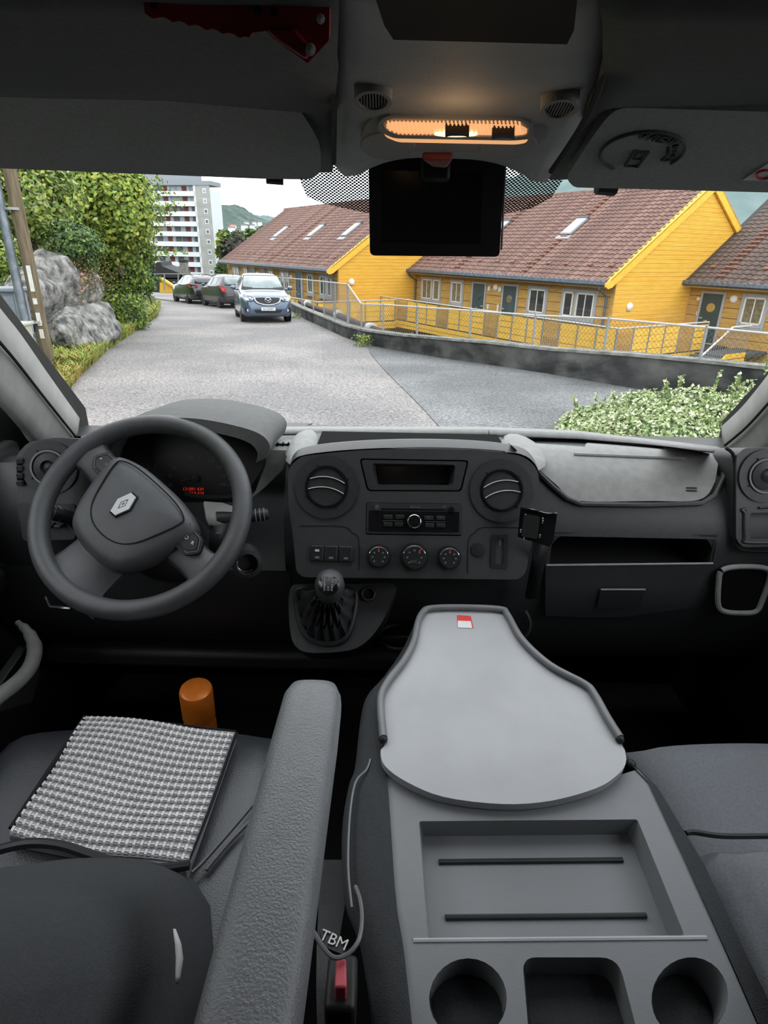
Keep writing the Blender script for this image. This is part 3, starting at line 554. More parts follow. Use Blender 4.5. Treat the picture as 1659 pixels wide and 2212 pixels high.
def wag_x(c, Q, h, lf, nz, sw):
    for s in (1, -1):
        part('tail_lamp', 'tail_red', c, lambda b: b.prism([Q(-4.26, s*.885, 1.0), Q(-4.55, s*.82, 1.0), Q(-4.66, s*.50, .96), Q(-4.67, s*.50, .86), Q(-4.58, s*.81, .84), Q(-4.30, s*.89, .90)], h*-.05+lf*(.03*s)))
        part('roof_rail', 'black_trim', c, lambda b: b.tube([Q(-2.2, s*.56, 1.47), Q(-3.0, s*.55, 1.52), Q(-4.1, s*.53, 1.43)], .018, 6), smooth=True)
        mr = part('door_mirror', 'paint_black', c, lambda b: b.ball(Q(-1.7, s*1.02, 1.03), (.09, .10, .07)), smooth=True)
        part('mirror_arm', 'black_trim', mr, lambda b: b.box(Q(-1.7, s*.91, 1.0), (.07, .12, .03), (h, lf, nz)))
    part('chrome_strip', 'chrome', c, lambda b: b.box(Q(-4.66, 0, .56), (.03, 1.1, .03), (h, lf, nz)))
    part('number_plate', 'plate_white', c, lambda b: b.box(Q(-4.68, 0, .74), (.03, .5, .11), (h, lf, nz)))
    part('skirt', 'black_trim', c, lambda b: b.box(Q(-2.3, 0, .26), (3.8, 1.76, .14), (h, lf, nz))); part('aerial', 'black_trim', c, lambda b: b.tube([Q(-3.9, 0, 1.42), Q(-3.95, 0, 1.54)], .015, 6))
cc = V((-11.7, 37.0, 0))+VV*.8; p = cc+UU*3.75
car('estate_car', 'glossy black estate car with red tail lamps, farthest of the parked cars', 'paint_black', wag, (p.x, p.y, road_z(p.y)), UH, [[(-1.85, .08), (-2.45, .08), (-2.45, .84), (-2.15, .8)], [(-2.55, .08), (-3.35, .08), (-3.35, .84), (-2.55, .84)], [(-3.45, .1), (-4.1, .2), (-3.95, .78), (-3.45, .84)]],
    [('windscreen', 'car_glass', ((-1.42, .66, 1.13), (-2.05, .56, 1.42))), ('rear_window', 'car_glass', ((-4.57, .62, 1.10), (-4.40, .57, 1.27), (-4.22, .5, 1.415)))], wag_x, ((-.9, .84), (-3.6, .84)), .32, 1.06)
# ---- tower block
mat('tower_white', (.62, .64, .66), .8); mat('tower_concrete', (.33, .33, .31), .85, col2=(.27, .27, .255), scale=.5); mat('tower_dark', (.10, .11, .12), .5); mat('tower_red', (.16, .035, .03), .6); mat('tower_band', (.24, .26, .28), .7); mat('tower_glass', (.34, .38, .42), .2, .6, col2=(.2, .23, .26), scale=.6)
TY = 165.; TK = atY(460, 500, TY); e1 = V((-.98, .2, 0)).normalized(); e2 = V((.2, .98, 0)).normalized(); TPL = Plane(TK, -e2)
tw = lambda s, t, z: V((TK.x, TK.y, 0))+e1*s+e2*t+ZZ*z
sz = lambda x, y: ((TPL.at(x, y)-TK).dot(e1), TPL.at(x, y).z)
s_st = sz(430, 500)[0]; z_top = sz(440, 400)[1]; z_f = [sz(430, 370+ (470+190.5*k)/8.73)[1] for k in range(11)]; SL = 44
tower = thing('tower_block', 'tall white apartment tower with stacked balconies behind the trees', 'building', tw(0, 0, -14))
part('stair_wall', 'tower_concrete', tower, lambda b: b.box(tw(s_st/2, .2, (z_top-14)/2), (s_st, .4, z_top+14), (e1, e2, ZZ)))
part('main_wall', 'tower_white', tower, lambda b: b.box(tw(s_st+SL/2, 3.8, (z_top-14)/2), (SL, 4, z_top+14), (e1, e2, ZZ)))
part('end_wall', 'tower_white', tower, lambda b: b.box(tw(-.1, 2.8, (z_top-15)/2), (.3, 5.4, z_top+13), (e1, e2, ZZ)))
part('party_wall', 'tower_white', tower, lambda b: b.box(tw(s_st+.25, .9, (z_top-14)/2), (.5, 1.8, z_top+14), (e1, e2, ZZ)))
part('roof_band', 'tower_band', tower, lambda b: b.prism([tw(-.4, -.2, z_top), tw(s_st+SL, -.2, z_top), tw(s_st+SL, 5.7, z_top), tw(-.4, 5.7, z_top)], ZZ*.95))
part('roof_plant', 'tower_band', tower, lambda b: b.box(tw(s_st+9.5, 3.4, z_top+2.), (18, 3, 2.2), (e1, e2, ZZ)))
hs = z_f[0]-z_f[1]
for k in range(10):
    zf = z_f[k]                                     # underside of the balcony front of floor k
    part('balcony_front', 'tower_white', tower, lambda b: b.box(tw(s_st+SL/2+.3, -.1, zf+.55), (SL, .3, 1.1), (e1, e2, ZZ)))
    part('balcony_slab', 'tower_concrete', tower, lambda b: b.box(tw(s_st+SL/2+.3, .9, zf+.08), (SL, 1.8, .16), (e1, e2, ZZ)))
    part('stair_joint', 'tower_band', tower, lambda b: b.box(tw(s_st/2, -.005, zf), (s_st-.3, .03, .06), (e1, e2, ZZ)))
    wz = zf+hs*.52; f = part('stair_window', 'tower_white', tower, lambda b: b.box(tw(s_st*.36, -.03, wz), (1.0, .1, 1.1), (e1, e2, ZZ)))
    part('pane', 'tower_dark' if k not in (0, 1) else 'tower_glass', f, lambda b: b.box(tw(s_st*.36, -.08, wz), (.62, .06, .68), (e1, e2, ZZ)))
    for j in range(16):
        for ds, wd, m in ((1.0, 1.5, 'tower_glass' if k < 2 else 'tower_dark'), (2.0, .35, 'tower_glass'), ) if j % 2 == 0 else ((.8, 1.2, 'tower_red'), (2.1, 1.1, 'tower_glass' if (j+k) % 3 else 'tower_dark')):
            w0 = s_st+.4+j*2.65+ds
            if w0+wd/2 < s_st+SL: part('window', m, tower, lambda b: b.box(tw(w0, 1.75, zf+1.1+.62), (wd, .12, 1.22), (e1, e2, ZZ)))
# ---- hills and the far town
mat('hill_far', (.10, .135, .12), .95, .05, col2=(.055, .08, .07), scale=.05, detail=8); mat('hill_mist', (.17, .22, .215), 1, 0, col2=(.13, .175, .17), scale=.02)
def hill(name, label, prof, Y0, Y1, m, foot=-14.):
    """prof: (px, py) of the skyline at distance Y1; the slope comes down to Y0"""
    top = [atY(x, y, Y1) for x, y in prof]; rows = []
    for k in range(13):
        t = k/12; r = []
        for i, p in enumerate(top):
            z = foot+(p.z-foot)*sin(t*pi/2)**1.15 if k < 12 else p.z; Y = Y0+(Y1-Y0)*t
            n = 6*fbm((p.x*.02, Y*.02, .3))*(1 if 0 < k else 0)*(p.z-foot)/90; r.append(V((p.x*(.45+.55*t)*1.0 if False else p.x*(Y/Y1)**.3, Y, z+n)))
        rows.append(r)
    rows.append([V((p.x, Y1+120, p.z-60)) for p in top])
    return MB().loft(rows).build(name, m, smooth=True, kind='structure', label=label, cat='hill')
def dense(pts, n): 
    out = []
    for (a, b), (c, d) in zip(pts, pts[1:]): out += [(a+(c-a)*k/n, b+(d-b)*k/n+random.uniform(-1.3, 1.3)) for k in range(n)]
    return out+[pts[-1]]
hill('wooded_hill', 'rounded wooded hill with scattered houses in the distance', dense([(380, 475), (430, 458), (468, 450), (490, 447), (510, 446), (525, 449), (540, 456), (556, 465), (575, 476), (600, 482), (650, 490), (720, 500)], 6), 330, 900, 'hill_far')
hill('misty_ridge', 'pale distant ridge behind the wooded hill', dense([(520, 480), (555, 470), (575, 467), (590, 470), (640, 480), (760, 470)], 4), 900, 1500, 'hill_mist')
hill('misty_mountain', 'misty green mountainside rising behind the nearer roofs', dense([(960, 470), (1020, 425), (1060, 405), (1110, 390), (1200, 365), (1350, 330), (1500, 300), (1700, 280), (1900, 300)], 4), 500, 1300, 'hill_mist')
mat('town_white', (.70, .72, .74), .7); mat('town_roof', (.13, .13, .14), .8); mat('town_red', (.25, .12, .09), .8)
rows_t = [(488, 468, 9), (520, 470, 8), (526, 473, 8), (536, 473, 7), (480, 476, 9), (497, 479, 11), (519, 478, 9), (532, 480, 9), (550, 480, 8), (561, 480, 8), (484, 485, 11), (504, 487, 10), (528, 487, 12), (545, 487, 9), (500, 492, 12), (555, 493, 8), (485, 497, 8), (515, 498, 9), (537, 496, 9), (560, 491, 7)]
for i, (x, y, wpx) in enumerate(rows_t):
    Y = 780-(y-468)*9; p = atY(x, y, Y); sx = wpx*Y/1290; hh = sx*.42
    rw_ = 0 if y < 474 else 1 if y < 481.5 else 2 if y < 489 else 3; same = sorted(q[0] for q in rows_t if (0 if q[1] < 474 else 1 if q[1] < 481.5 else 2 if q[1] < 489 else 3) == rw_)
    t = thing('hillside_house', 'small pale house, %s from the tower in the %s row on the far hill' % (('first', 'second', 'third', 'fourth', 'fifth', 'sixth', 'seventh')[same.index(x)], ('top', 'second', 'third', 'lowest')[rw_]), 'house', p-V((0, 0, hh)), 'houses on the far hill')
    part('walls', 'town_white', t, lambda b: b.box(p-V((0, 0, hh*.5+2)), (sx, sx*.7, hh+4)))
    part('roof', ('town_roof', 'town_roof', 'town_red')[i % 3], t, lambda b: b.prism([p+V((-sx*.55, -sx*.4, 0)), p+V((-sx*.55, sx*.4, 0)), p+V((-sx*.55, 0, hh*.55))], V((sx*1.1, 0, 0))))
def crown(name, label, px, py, Y, rw, rh, n, size, mats, trunk=True, dep=.8, foot=None, cat='tree', group=None, shell=.75):
    """a tree: leaves in clumps through an ellipsoid, with a trunk down to its ground"""
    c = atY(px, py, Y); s = Y/1290*.98; R = np.array([rw*s, rw*s*dep, rh*s]); fz = foot if foot is not None else c.z-R[2]*1.6
    t = thing(name, label, cat, (c.x, c.y, fz), group)
    K = max(12, n//90); cl = rng.normal(size=(K, 3)); cl /= np.linalg.norm(cl, axis=1)[:, None]; cl *= (shell+(1-shell)*rng.random((K, 1)))*R*.92
    idx = rng.integers(0, K, n); p = cl[idx]+rng.normal(size=(n, 3))*R*.13
    nr = p/R; nr /= np.linalg.norm(nr, axis=1)[:, None]+1e-6
    leafmesh('crown', p+np.array(c), size*rng.uniform(.6, 1.25, n), mats, t, nrm=nr, up=.35, kind='stuff')
    if trunk:
        part('trunk', 'bark', t, lambda b: b.tube(crom([V((c.x+.1, c.y, fz-.3)), V((c.x-.1*R[0], c.y, (fz+c.z)/2)), V((c.x+.05*R[0], c.y, c.z+R[2]*.4))], 4), [max(.05, R[0]*.06)*(1-.05*k) for k in range(9)], 7), smooth=True)
        for k in range(6):
            a = random.uniform(0, 6.28); part('branch', 'bark', t, lambda b: b.tube([V((c.x, c.y, c.z-R[2]*.3)), V((c.x+cos(a)*R[0]*.6, c.y+sin(a)*R[1]*.5, c.z+R[2]*random.uniform(-.1, .6)))], [max(.03, R[0]*.03), .012], 5))
    return t
crown('purple_tree', 'dark purple-leaved tree beyond the farthest row house', 520, 540, 85, 36, 30, 5000, .75, ['leaf_purple', 'leaf_purple', 'leaf3'], foot=-6)
crown('round_tree', 'yellow green tree just beside the tower block', 484, 548, 95, 16, 34, 2600, .7, ['leaf0', 'leaf1', 'leaf2'], foot=-7)
for i, (x, y, rw, rh, Y, lb_) in enumerate([(500, 512, 26, 14, 150, 'above the dark purple tree'), (548, 512, 28, 14, 160, 'in the middle of the band below the far hill'), (580, 505, 24, 12, 150, 'low against the slope of the farthest roof'), (600, 500, 22, 12, 170, 'mostly hidden behind the farthest roof'), (486, 590, 16, 18, 80, 'between the tower foot and the farthest row house')]):
    crown('background_tree', 'bluish green tree '+lb_, x, y, Y, rw, rh, 1700, 1.1, ['leaf1', 'leaf3'], foot=-9, group='woods below the far hill')
# ---- dark cottage, chimney and wire fence at the end of the road
mat('cottage_dark', (.035, .033, .034), .85); mat('stone_grey', (.25, .24, .22), .9, col2=(.15, .145, .135), scale=3)
ct = thing('dark_cottage', 'low dark-roofed cottage with a grey stone chimney below the tower', 'house', atY(365, 640, 62)-V((0, 0, 1)))
q = lambda x, y, Y=62.: atY(x, y, Y)
part('roof', 'cottage_dark', ct, lambda b: b.prism([q(318, 580), q(340, 566), q(347, 566), q(350, 575), q(392, 592), q(398, 603), q(318, 603)], V((-1, 6, 0))))
part('walls', 'cottage_dark', ct, lambda b: b.prism([q(322, 600), q(394, 600), q(394, 640), q(322, 640)], V((-1, 6, 0))))
part('chimney', 'stone_grey', ct, lambda b: b.prism([q(387, 566), q(401, 566), q(403, 600), q(390, 600)], V((0, .8, 0))))
part('chimney_cap', 'cottage_dark', ct, lambda b: b.prism([q(386, 561), q(401, 561), q(402, 567), q(386, 567)], V((0, .9, 0))))
yb = thing('yellow_lean_to', 'yellow sloping board wall beside the far end of the road', 'shed', q(355, 632, 54))
part('board_wall', 'yellow_paint', yb, lambda b: b.prism([q(345, 604, 54), q(348, 602, 54), q(372, 618, 54), q(372, 640, 54), q(345, 640, 54)], V((0, .3, 0))))
part('cap_board', 'yellow_paint', yb, lambda b: b.prism([q(344, 602, 53.8), q(348, 600, 53.8), q(374, 617, 53.8), q(373, 621, 53.8)], V((0, .5, 0))))
ef = thing('end_fence', 'thin wire fence with slim posts across the end of the road', 'fence', q(350, 632, 50))
for x, a, c in ((322, 598, 630), (355, 592, 628), (385, 592, 626), (430, 592, 626), (400, 592, 620)): part('post', 'galv', ef, lambda b: b.tube([q(x, a, 50), q(x, c, 50)], .05, 6))
part('rail', 'galv', ef, lambda b: b.tube([q(315, 592, 50), q(355, 591.5, 50), q(440, 592, 50)], .03, 6))
part('green_post', 'leaf3', ef, lambda b: b.tube([q(322, 596, 47), q(330, 628, 47)], .04, 6))
# ---- bank on the left: rocks, bushes, pole, cabinets, grass
def rock(name, label, outline, Y, depth, amp, seed):
    """a craggy boulder whose outline from the road is given in pixels; it stands at distance Y"""
    P = [atY(x, y, Y) for x, y in outline]; c = sum(P, V((0, 0, 0)))/len(P); ring = crom(P, 7, True); rows = []; M = 15
    for k in range(M+1):
        a = pi*k/M; s = sin(a)**.55; t = -cos(a)
        r = []
        for p in ring:
            v = c+(p-c)*max(s, .02)+V((.12*t*depth, 1, 0))*(t*depth); n = fbm((v*1.1+V((seed, 0, 0))), 5)
            cr = abs(mnoise.noise(V((v.x*1.7+seed, v.y*1.1, v.z*.55))))
            v = v+(v-c).normalized()*(amp*(n*.9+min(cr, .25)*1.6-.3)); r.append(v)
        rows.append(r)
    return MB().loft(rows, True, True).build(name, 'rock', smooth=True, angle=28, label=label, cat='rock', group='rocks in the roadside bank')
rock('boulder', 'large rounded grey boulder bulging out of the roadside bank', [(45, 610), (65, 575), (100, 558), (130, 570), (150, 610), (155, 660), (140, 700), (90, 720), (55, 700)], 14.6, 1.7, .28, 3.)
rock('rock_face', 'jagged lower rock face streaked white above the grass verge', [(95, 700), (120, 675), (165, 655), (195, 680), (212, 715), (218, 745), (190, 760), (140, 778), (100, 785)], 14.3, 1.2, .30, 9.)
rock('rock_slab', 'thin pale rock slab standing at the foot of the bushes', [(172, 615), (185, 640), (190, 665), (212, 690), (221, 742), (206, 735), (190, 690), (176, 660)], 15.6, .45, .12, 21.)
for i, (nm, lb, x, y, Y, rw, rh, n, sz, ms) in enumerate([
    ('hazel_tree', 'tall yellow green hazel overhanging the road beside the tower', 235, 440, 20, 95, 105, 15000, .17, ['leaf0', 'leaf2', 'leaf1']),
    ('birch_tree', 'pale leafy tree at the top of the bank behind the pole', 60, 430, 17, 105, 95, 9500, .15, ['leaf4', 'leaf2', 'leaf1']),
    ('roadside_bush', 'dense round bush hanging over the road edge past the rocks', 262, 565, 21, 68, 90, 10000, .16, ['leaf1', 'leaf0', 'leaf3']),
    ('low_hedge', 'low dark green growth spilling onto the road edge', 265, 668, 20, 55, 50, 8000, .14, ['leaf1', 'leaf3', 'leaf0']),
    ('juniper', 'dark feathery juniper above the boulder', 155, 535, 15.5, 65, 48, 7000, .10, ['leaf3', 'leaf1', 'leaf3']),
    ('pole_shrub', 'light green shrub on the bank behind the cabinets', 25, 590, 15, 52, 85, 5500, .13, ['leaf1', 'leaf4', 'leaf0']),
    ('far_bush', 'small bush below the tower at the bend of the road', 318, 610, 30, 26, 26, 2500, .16, ['leaf1', 'leaf3'])]):
    crown(nm, lb, x, y, Y, rw, rh, n, sz, ms, foot=atY(x, y, Y).z-rh*Y/1290*1.05, cat='tree' if 'tree' in nm else 'bush', shell=.45)
c0 = atY(300, 480, 21.5); pts = []
for k in range(16):
    a = random.uniform(-.5, .9); st0 = atY(300+random.uniform(-15, 10), random.uniform(430, 560), 21+random.uniform(-1, 1)); L = random.uniform(.6, 1.6)
    for j in range(38): t = j/38; pts.append(st0+V((cos(a), random.uniform(-.1, .1), sin(a)*.8))*(L*t)+V((random.gauss(0, .07), random.gauss(0, .1), random.gauss(0, .07))))
tw_t = thing('overhanging_branch', 'leafy twigs reaching out in front of the tower block', 'branch', c0)
leafmesh('twig_leaves', np.array([tuple(p) for p in pts]), .12, ['leaf1', 'leaf0'], tw_t, kind='stuff')
part('twig', 'bark', tw_t, lambda b: b.tube([c0+V((-.6, 0, -.4)), c0+V((.3, 0, .1)), c0+V((1.3, 0, .5))], [.02, .012, .005], 5))
hp = []
for k in range(5200):
    x = random.gauss(150, 38); y = 590+random.gauss(0, 22)+(x-150)*.25; Y = 15.6+random.uniform(-.6, .9); hp.append(tuple(atY(x, y, Y)))
h_t = thing('heather_patch', 'brown withered heather growing over the top of the boulder', 'heather', atY(150, 600, 15.6))
leafmesh('sprigs', np.array(hp), .07, ['heather', 'heather', 'straw'], h_t, kind='stuff', aspect=.3)
part('stalk', 'heather', h_t, lambda b: b.tube([atY(150, 620, 15.7), atY(155, 585, 15.6)], .02, 5))
fl = [tuple(atY(random.gauss(175, 6)-(y-600)*.10, y, 14.9+random.uniform(-.2, .2))) for y in np.linspace(590, 690, 500)]
f_t = thing('pink_willowherb', 'pink flower spikes growing in the crack of the rocks', 'flower', atY(165, 690, 14.9))
leafmesh('blossom', np.array(fl), .06, ['pink_flower', 'pink_flower', 'leaf2'], f_t, kind='stuff'); part('stem', 'leaf1', f_t, lambda b: b.tube([atY(168, 700, 14.9), atY(174, 600, 14.9)], .012, 5))
def blades(name, label, left, n, hgt, ms, spread, Yr):
    """grass blades along the verge line"""
    vs, fs, mi = [], [], []
    Ys = [p[1] for p in RL][::-1]; Xs = [p[0] for p in RL][::-1]
    for k in range(n):
        y = Yr[0]+(Yr[1]-Yr[0])*random.random()**1.6; x = np.interp(y, Ys, Xs)-random.random()**1.5*spread+.32; z = road_z(y)+max(0, (np.interp(y, Ys, Xs)-x)-.6)*.5
        h = hgt*random.uniform(.4, 1.3); a = random.uniform(0, 6.28); ln = V((cos(a), sin(a), 0)); wd = V((-ln.y, ln.x, 0))*.008*(1+y/14); o = V((x, y, z)); i = len(vs)
        vs += [o-wd, o+wd, o+ln*h*.25+wd*.7+ZZ*h*.65, o+ln*h*.25-wd*.7+ZZ*h*.65, o+ln*h*.7+ZZ*h*.85]; fs += [(i, i+1, i+2, i+3), (i+3, i+2, i+4)]; mi += [random.randrange(len(ms))]*2
    me = bpy.data.meshes.new(name); me.from_pydata([tuple(v) for v in vs], [], fs)
    for m in ms: me.materials.append(MATS[m])
    me.polygons.foreach_set('material_index', mi); link(name, me, None, kind='stuff', label=label, cat='grass')
blades('verge_grass', 'long green and yellow grass along the left road edge', None, 9000, .32, ['blade', 'straw', 'blade', 'leaf2'], 1.5, (11.2, 34))
blades('dry_grass', 'dry straw-coloured grass beside the cabinets', None, 5200, .26, ['straw', 'straw', 'blade'], 1.2, (6.5, 12.5))
# pole with metal conduit
mat('pole_wood', (.20, .155, .10), .9, .2, stretch=(5, 5, .4), scale=5, col2=(.10, .08, .055)); mat('conduit', (.22, .25, .28), .45, .5, .4, col2=(.13, .15, .17), scale=8)
pb = ROADP.at(92, 806); po = thing('utility_pole', 'weathered wooden utility pole with a grey metal conduit strapped to it', 'pole', pb)
part('wooden_pole', 'pole_wood', po, lambda b: b.tube([pb+V((.10, .1, -.3)), pb+V((.10, .1, 9))], .105, 14), smooth=True)
part('conduit', 'conduit', po, lambda b: b.tube([pb+V((-.10, -.02, -.2)), pb+V((-.10, -.02, 3.2))], .075, 10), smooth=True)
part('dark_cable', 'rubber', po, lambda b: b.tube([pb+V((-.13, .02, 3.1)), pb+V((-.15, .05, 9))], .05, 8), smooth=True)
for z in (.9, 2.7): part('strap', 'galv', po, lambda b: b.lathe([(.13, -.02), (.135, -.02), (.135, .02), (.13, .02)], pb+V((.04, .05, z)), ZZ, 14))
for k, (z, h) in enumerate(((1.62, .42), (.95, .22), (.7, .16), (1.25, .1))): part('paper_notice', 'white_paint', po, lambda b: b.box(pb+V((.135, -.005, z)), (.07, .01, h)))
# cabinets
mat('cab_grey', (.235, .265, .31), .55, .4); mat('cab_beige', (.42, .42, .36), .6, .3, col2=(.36, .36, .30), scale=7); mat('sticker_yellow', (.6, .38, .03), .5); mat('sticker_red', (.30, .04, .03), .5)
g0 = ROADP.at(88, 806); cg = thing('grey_cabinet', 'tall grey metal electricity cabinet beside the utility pole', 'cabinet', g0)
GX = g0.x-.32; GY = g0.y+.15
part('body', 'cab_grey', cg, lambda b: b.box((GX-.42, GY+.2, g0.z+.72), (.95, .4, 1.35)), bevel=.02)
part('door', 'cab_grey', cg, lambda b: b.box((GX-.22, GY-.01, g0.z+.76), (.5, .04, 1.1)), bevel=.01); part('base', 'cab_grey', cg, lambda b: b.box((GX-.42, GY+.19, g0.z+.04), (.98, .44, .25)), bevel=.02)
part('lid', 'cab_grey', cg, lambda b: b.box((GX-.42, GY+.18, g0.z+1.42), (1.06, .52, .07)), bevel=.02)
part('warning_label', 'sticker_yellow', cg, lambda b: b.box((GX-.2, GY-.035, g0.z+1.12), (.14, .01, .06)))
b0 = ROADP.at(84, 832); cb = thing('beige_cabinet', 'shorter beige metal cabinet in front of the grey one', 'cabinet', b0)
BX = b0.x-.3; BY = b0.y+.15
part('body', 'cab_beige', cb, lambda b: b.box((BX-.25, BY+.16, b0.z+.50), (.72, .34, .82)), bevel=.015)
part('door', 'cab_beige', cb, lambda b: b.box((BX-.14, BY-.015, b0.z+.52), (.46, .02, .7)), bevel=.006); part('base', 'cab_beige', cb, lambda b: b.box((BX-.24, BY+.15, b0.z+.02), (.78, .40, .2)), bevel=.01)
part('lid', 'cab_beige', cb, lambda b: b.box((BX-.25, BY+.15, b0.z+.93), (.80, .42, .05)), bevel=.012)
part('red_label', 'sticker_red', cb, lambda b: b.box((BX+.0, BY-.03, b0.z+.80), (.08, .006, .07))); part('yellow_label', 'sticker_yellow', cb, lambda b: b.box((BX-.2, BY-.03, b0.z+.82), (.06, .006, .05)))
mat('rust', (.10, .075, .065), .9, col2=(.05, .04, .035), scale=30)
chn = thing('rusty_chain', 'rusty chain sagging from the pole past the beige cabinet', 'chain', atY(70, 735, 10.4)); ch_pts = crom([atY(74, 722, 10.6), atY(66, 745, 10.3), atY(54, 765, 10.0), atY(42, 790, 9.6)], 7)
for k, (a, c) in enumerate(zip(ch_pts, ch_pts[1:])):
    d = (c-a).normalized(); x, y = perp(d); x = (x, y)[k % 2]; m0 = (a+c)/2; ln = (c-a).length*.62
    part('link', 'rust', chn, lambda b: b.tube([m0+d*(ln*cos(t))+x*(.022*sin(t)) for t in [2*pi*j/8 for j in range(8)]], .007, 5, True))
# ---- variegated bushes at the right of the apron
def bush(name, label, blobs, n, size, ms, sprouts):
    t = thing(name, label, 'bush', (blobs[0][0], blobs[0][1], road_z(blobs[0][1]))); P = []; N = []
    for k in range(n):
        bx, by, rx, ry, rz = random.choice(blobs); v = V((random.gauss(0, 1), random.gauss(0, 1), abs(random.gauss(0, 1)))).normalized(); r = random.uniform(.72, 1.04)
        P.append((bx+v.x*rx*r, by+v.y*ry*r, road_z(by)+v.z*rz*r+.03)); N.append((v.x, v.y, v.z))
    for k in range(sprouts):
        bx, by, rx, ry, rz = random.choice(blobs); a = random.uniform(0, 6.28); o = V((bx+cos(a)*rx*.6, by+sin(a)*ry*.6, road_z(by)+rz*.72)); d = V((cos(a)*.35, sin(a)*.2, 1)).normalized(); L = random.uniform(.12, .36)
        part('stem', 'leaf1', t, lambda b: b.tube([o, o+d*L], .005, 5))
        for j in range(26): q = o+d*(L*j/24)+V((random.gauss(0, .016), random.gauss(0, .016), 0)); P.append(tuple(q)); N.append((d.x, d.y, .2))
    leafmesh('foliage', np.array(P), size*rng.uniform(.7, 1.25, len(P)), ms, t, nrm=np.array(N), up=.3, aspect=.62, kind='stuff')
    for bx, by, rx, ry, rz in blobs: part('branch', 'leaf3', t, lambda b: b.ball((bx, by, road_z(by)-.02), (rx*.72, ry*.72, rz*.74)), smooth=True)  # 'branch' here: added solid dark core that stops light leaking through the leaves
bush('variegated_bush', 'low bush of cream-edged green leaves beside the dark asphalt', [(3.35, 7.5, .75, .6, .47), (2.75, 7.3, .6, .5, .30), (3.85, 7.3, .6, .55, .56), (3.2, 6.7, .9, .6, .40), (2.5, 7.0, .45, .4, .18)], 15000, .055, ['leaf_var', 'leaf_cream', 'leaf_var', 'leaf_lush'], 22)
bush('corner_bush', 'fuller green bush at the edge of the windscreen by the pillar', [(4.95, 7.9, .42, .4, .50), (4.55, 6.7, .32, .35, .34), (5.4, 8.1, .5, .45, .62)], 7000, .06, ['leaf_var', 'leaf_lush', 'leaf_var', 'leaf_cream'], 10)
def weed(label, px, py, n, hgt):
    o = ROADP.at(px, py); t = thing('weed', label, 'plant', o, 'weeds at the foot of the wall'); P = [(o.x+random.gauss(0, .12), o.y+random.gauss(0, .1), o.z+random.random()*hgt) for k in range(n)]
    leafmesh('leaf_tuft', np.array(P), .07, ['leaf2', 'leaf0', 'leaf_lush'], t, kind='stuff'); part('stem', 'leaf1', t, lambda b: b.tube([o, o+V((0, 0, hgt))], .008, 5))
weed('yellow green weed at the wall beside the asphalt seam', 784, 748, 160, .3); weed('small weed at the wall near the blue car', 640, 688, 90, .18)
mat('fallen_leaf', (.45, .38, .2), .8)
# ================================================================ INSIDE THE VAN
XC = .05                                   # centre line of the van
FZ = .55                                   # cab floor
mat('plastic_dark', (.024, .025, .026), .48, .4, bump=.25, bscale=900, scale=60); mat('plastic_mid', (.034, .0355, .037), .48, .5, bump=.25, bscale=900, scale=60)
mat('plastic_pad', (.27, .27, .262), .6, .35, bump=.3, bscale=800, scale=60); mat('plastic_black', (.014, .014, .015), .5, .4); mat('gloss_black', (.010, .010, .011), .15, .5); mat('void', (.004, .004, .004), .9, .1)  # pad grey partly carries windscreen light; void black stands for shade in recesses
mat('headliner', (.115, .118, .115), .95, .1, bump=.3, bscale=1200, scale=300); mat('visor', (.34, .34, .325), .9, .12, bump=.3, bscale=1200, scale=300); mat('console_top', (.30, .302, .292), .7, .3, bump=.2, bscale=900)
mat('wheel_rubber', (.056, .058, .062), .42, .5, bump=.3, bscale=1100, scale=40); mat('leather', (.035, .038, .043), .34, .55, bump=.25, bscale=500, scale=15); mat('leather_arm', (.145, .15, .158), .42, .45, bump=.45, bscale=420, scale=30)
mat('fabric', (.052, .055, .058), .95, .1, bump=.6, bscale=700, scale=250); mat('fabric_pass', (.165, .172, .185), .95, .1, bump=.6, bscale=700, scale=250); mat('table_grey', (.40, .405, .42), .45, .45, col2=(.345, .35, .365), scale=7, detail=6, bump=.15, bscale=700); mat('tray_grey', (.205, .212, .22), .5, .4, col2=(.18, .187, .195), scale=4, bump=.2, bscale=700); mat('rail_grey', (.17, .175, .18), .4, .45)
mat('chrome_in', (.55, .56, .58), .18, .5, .9); mat('print_white', (.55, .55, .55), .6); mat('print_dim', (.16, .16, .16), .6); mat('led_red', (.5, .03, .02), .5, emit=.35, ecol=(1, .05, .03)); mat('red_mark', (.5, .05, .04), .5); mat('floor_mat', (.02, .02, .021), .95); mat('pillar', (.30, .295, .28), .8, .2); mat('seam', (.006, .006, .006), .9)
DASH = crom([V((0, 1.46, 1.393)), V((0, 1.34, 1.411)), V((0, 1.22, 1.416)), V((0, 1.155, 1.396)), V((0, 1.112, 1.352)), V((0, 1.082, 1.292)), V((0, 1.075, 1.215)), V((0, 1.092, 1.09)), V((0, 1.20, .90)), V((0, 1.42, .78))], 6)
def on_dash(x, y, o=0.):
    """point where the ray of a pixel meets the dashboard's curved face, lifted by o"""
    d = ray(x, y); best = None
    for a, b in zip(DASH, DASH[1:]):
        t = V((0, b.y-a.y, b.z-a.z)); n = V((0, t.z, -t.y)).normalized()
        if n.y > 0: n = -n
        k = (a+n*o-CAM).dot(n)/d.dot(n); p = CAM+d*k; u = (p-a-n*o).dot(t)/t.length_squared
        if k > 0 and -.05 <= u <= 1.05 and (best is None or k < best[0]): best = (k, p)
    return best[1] if best else atY(x, y, 1.1)
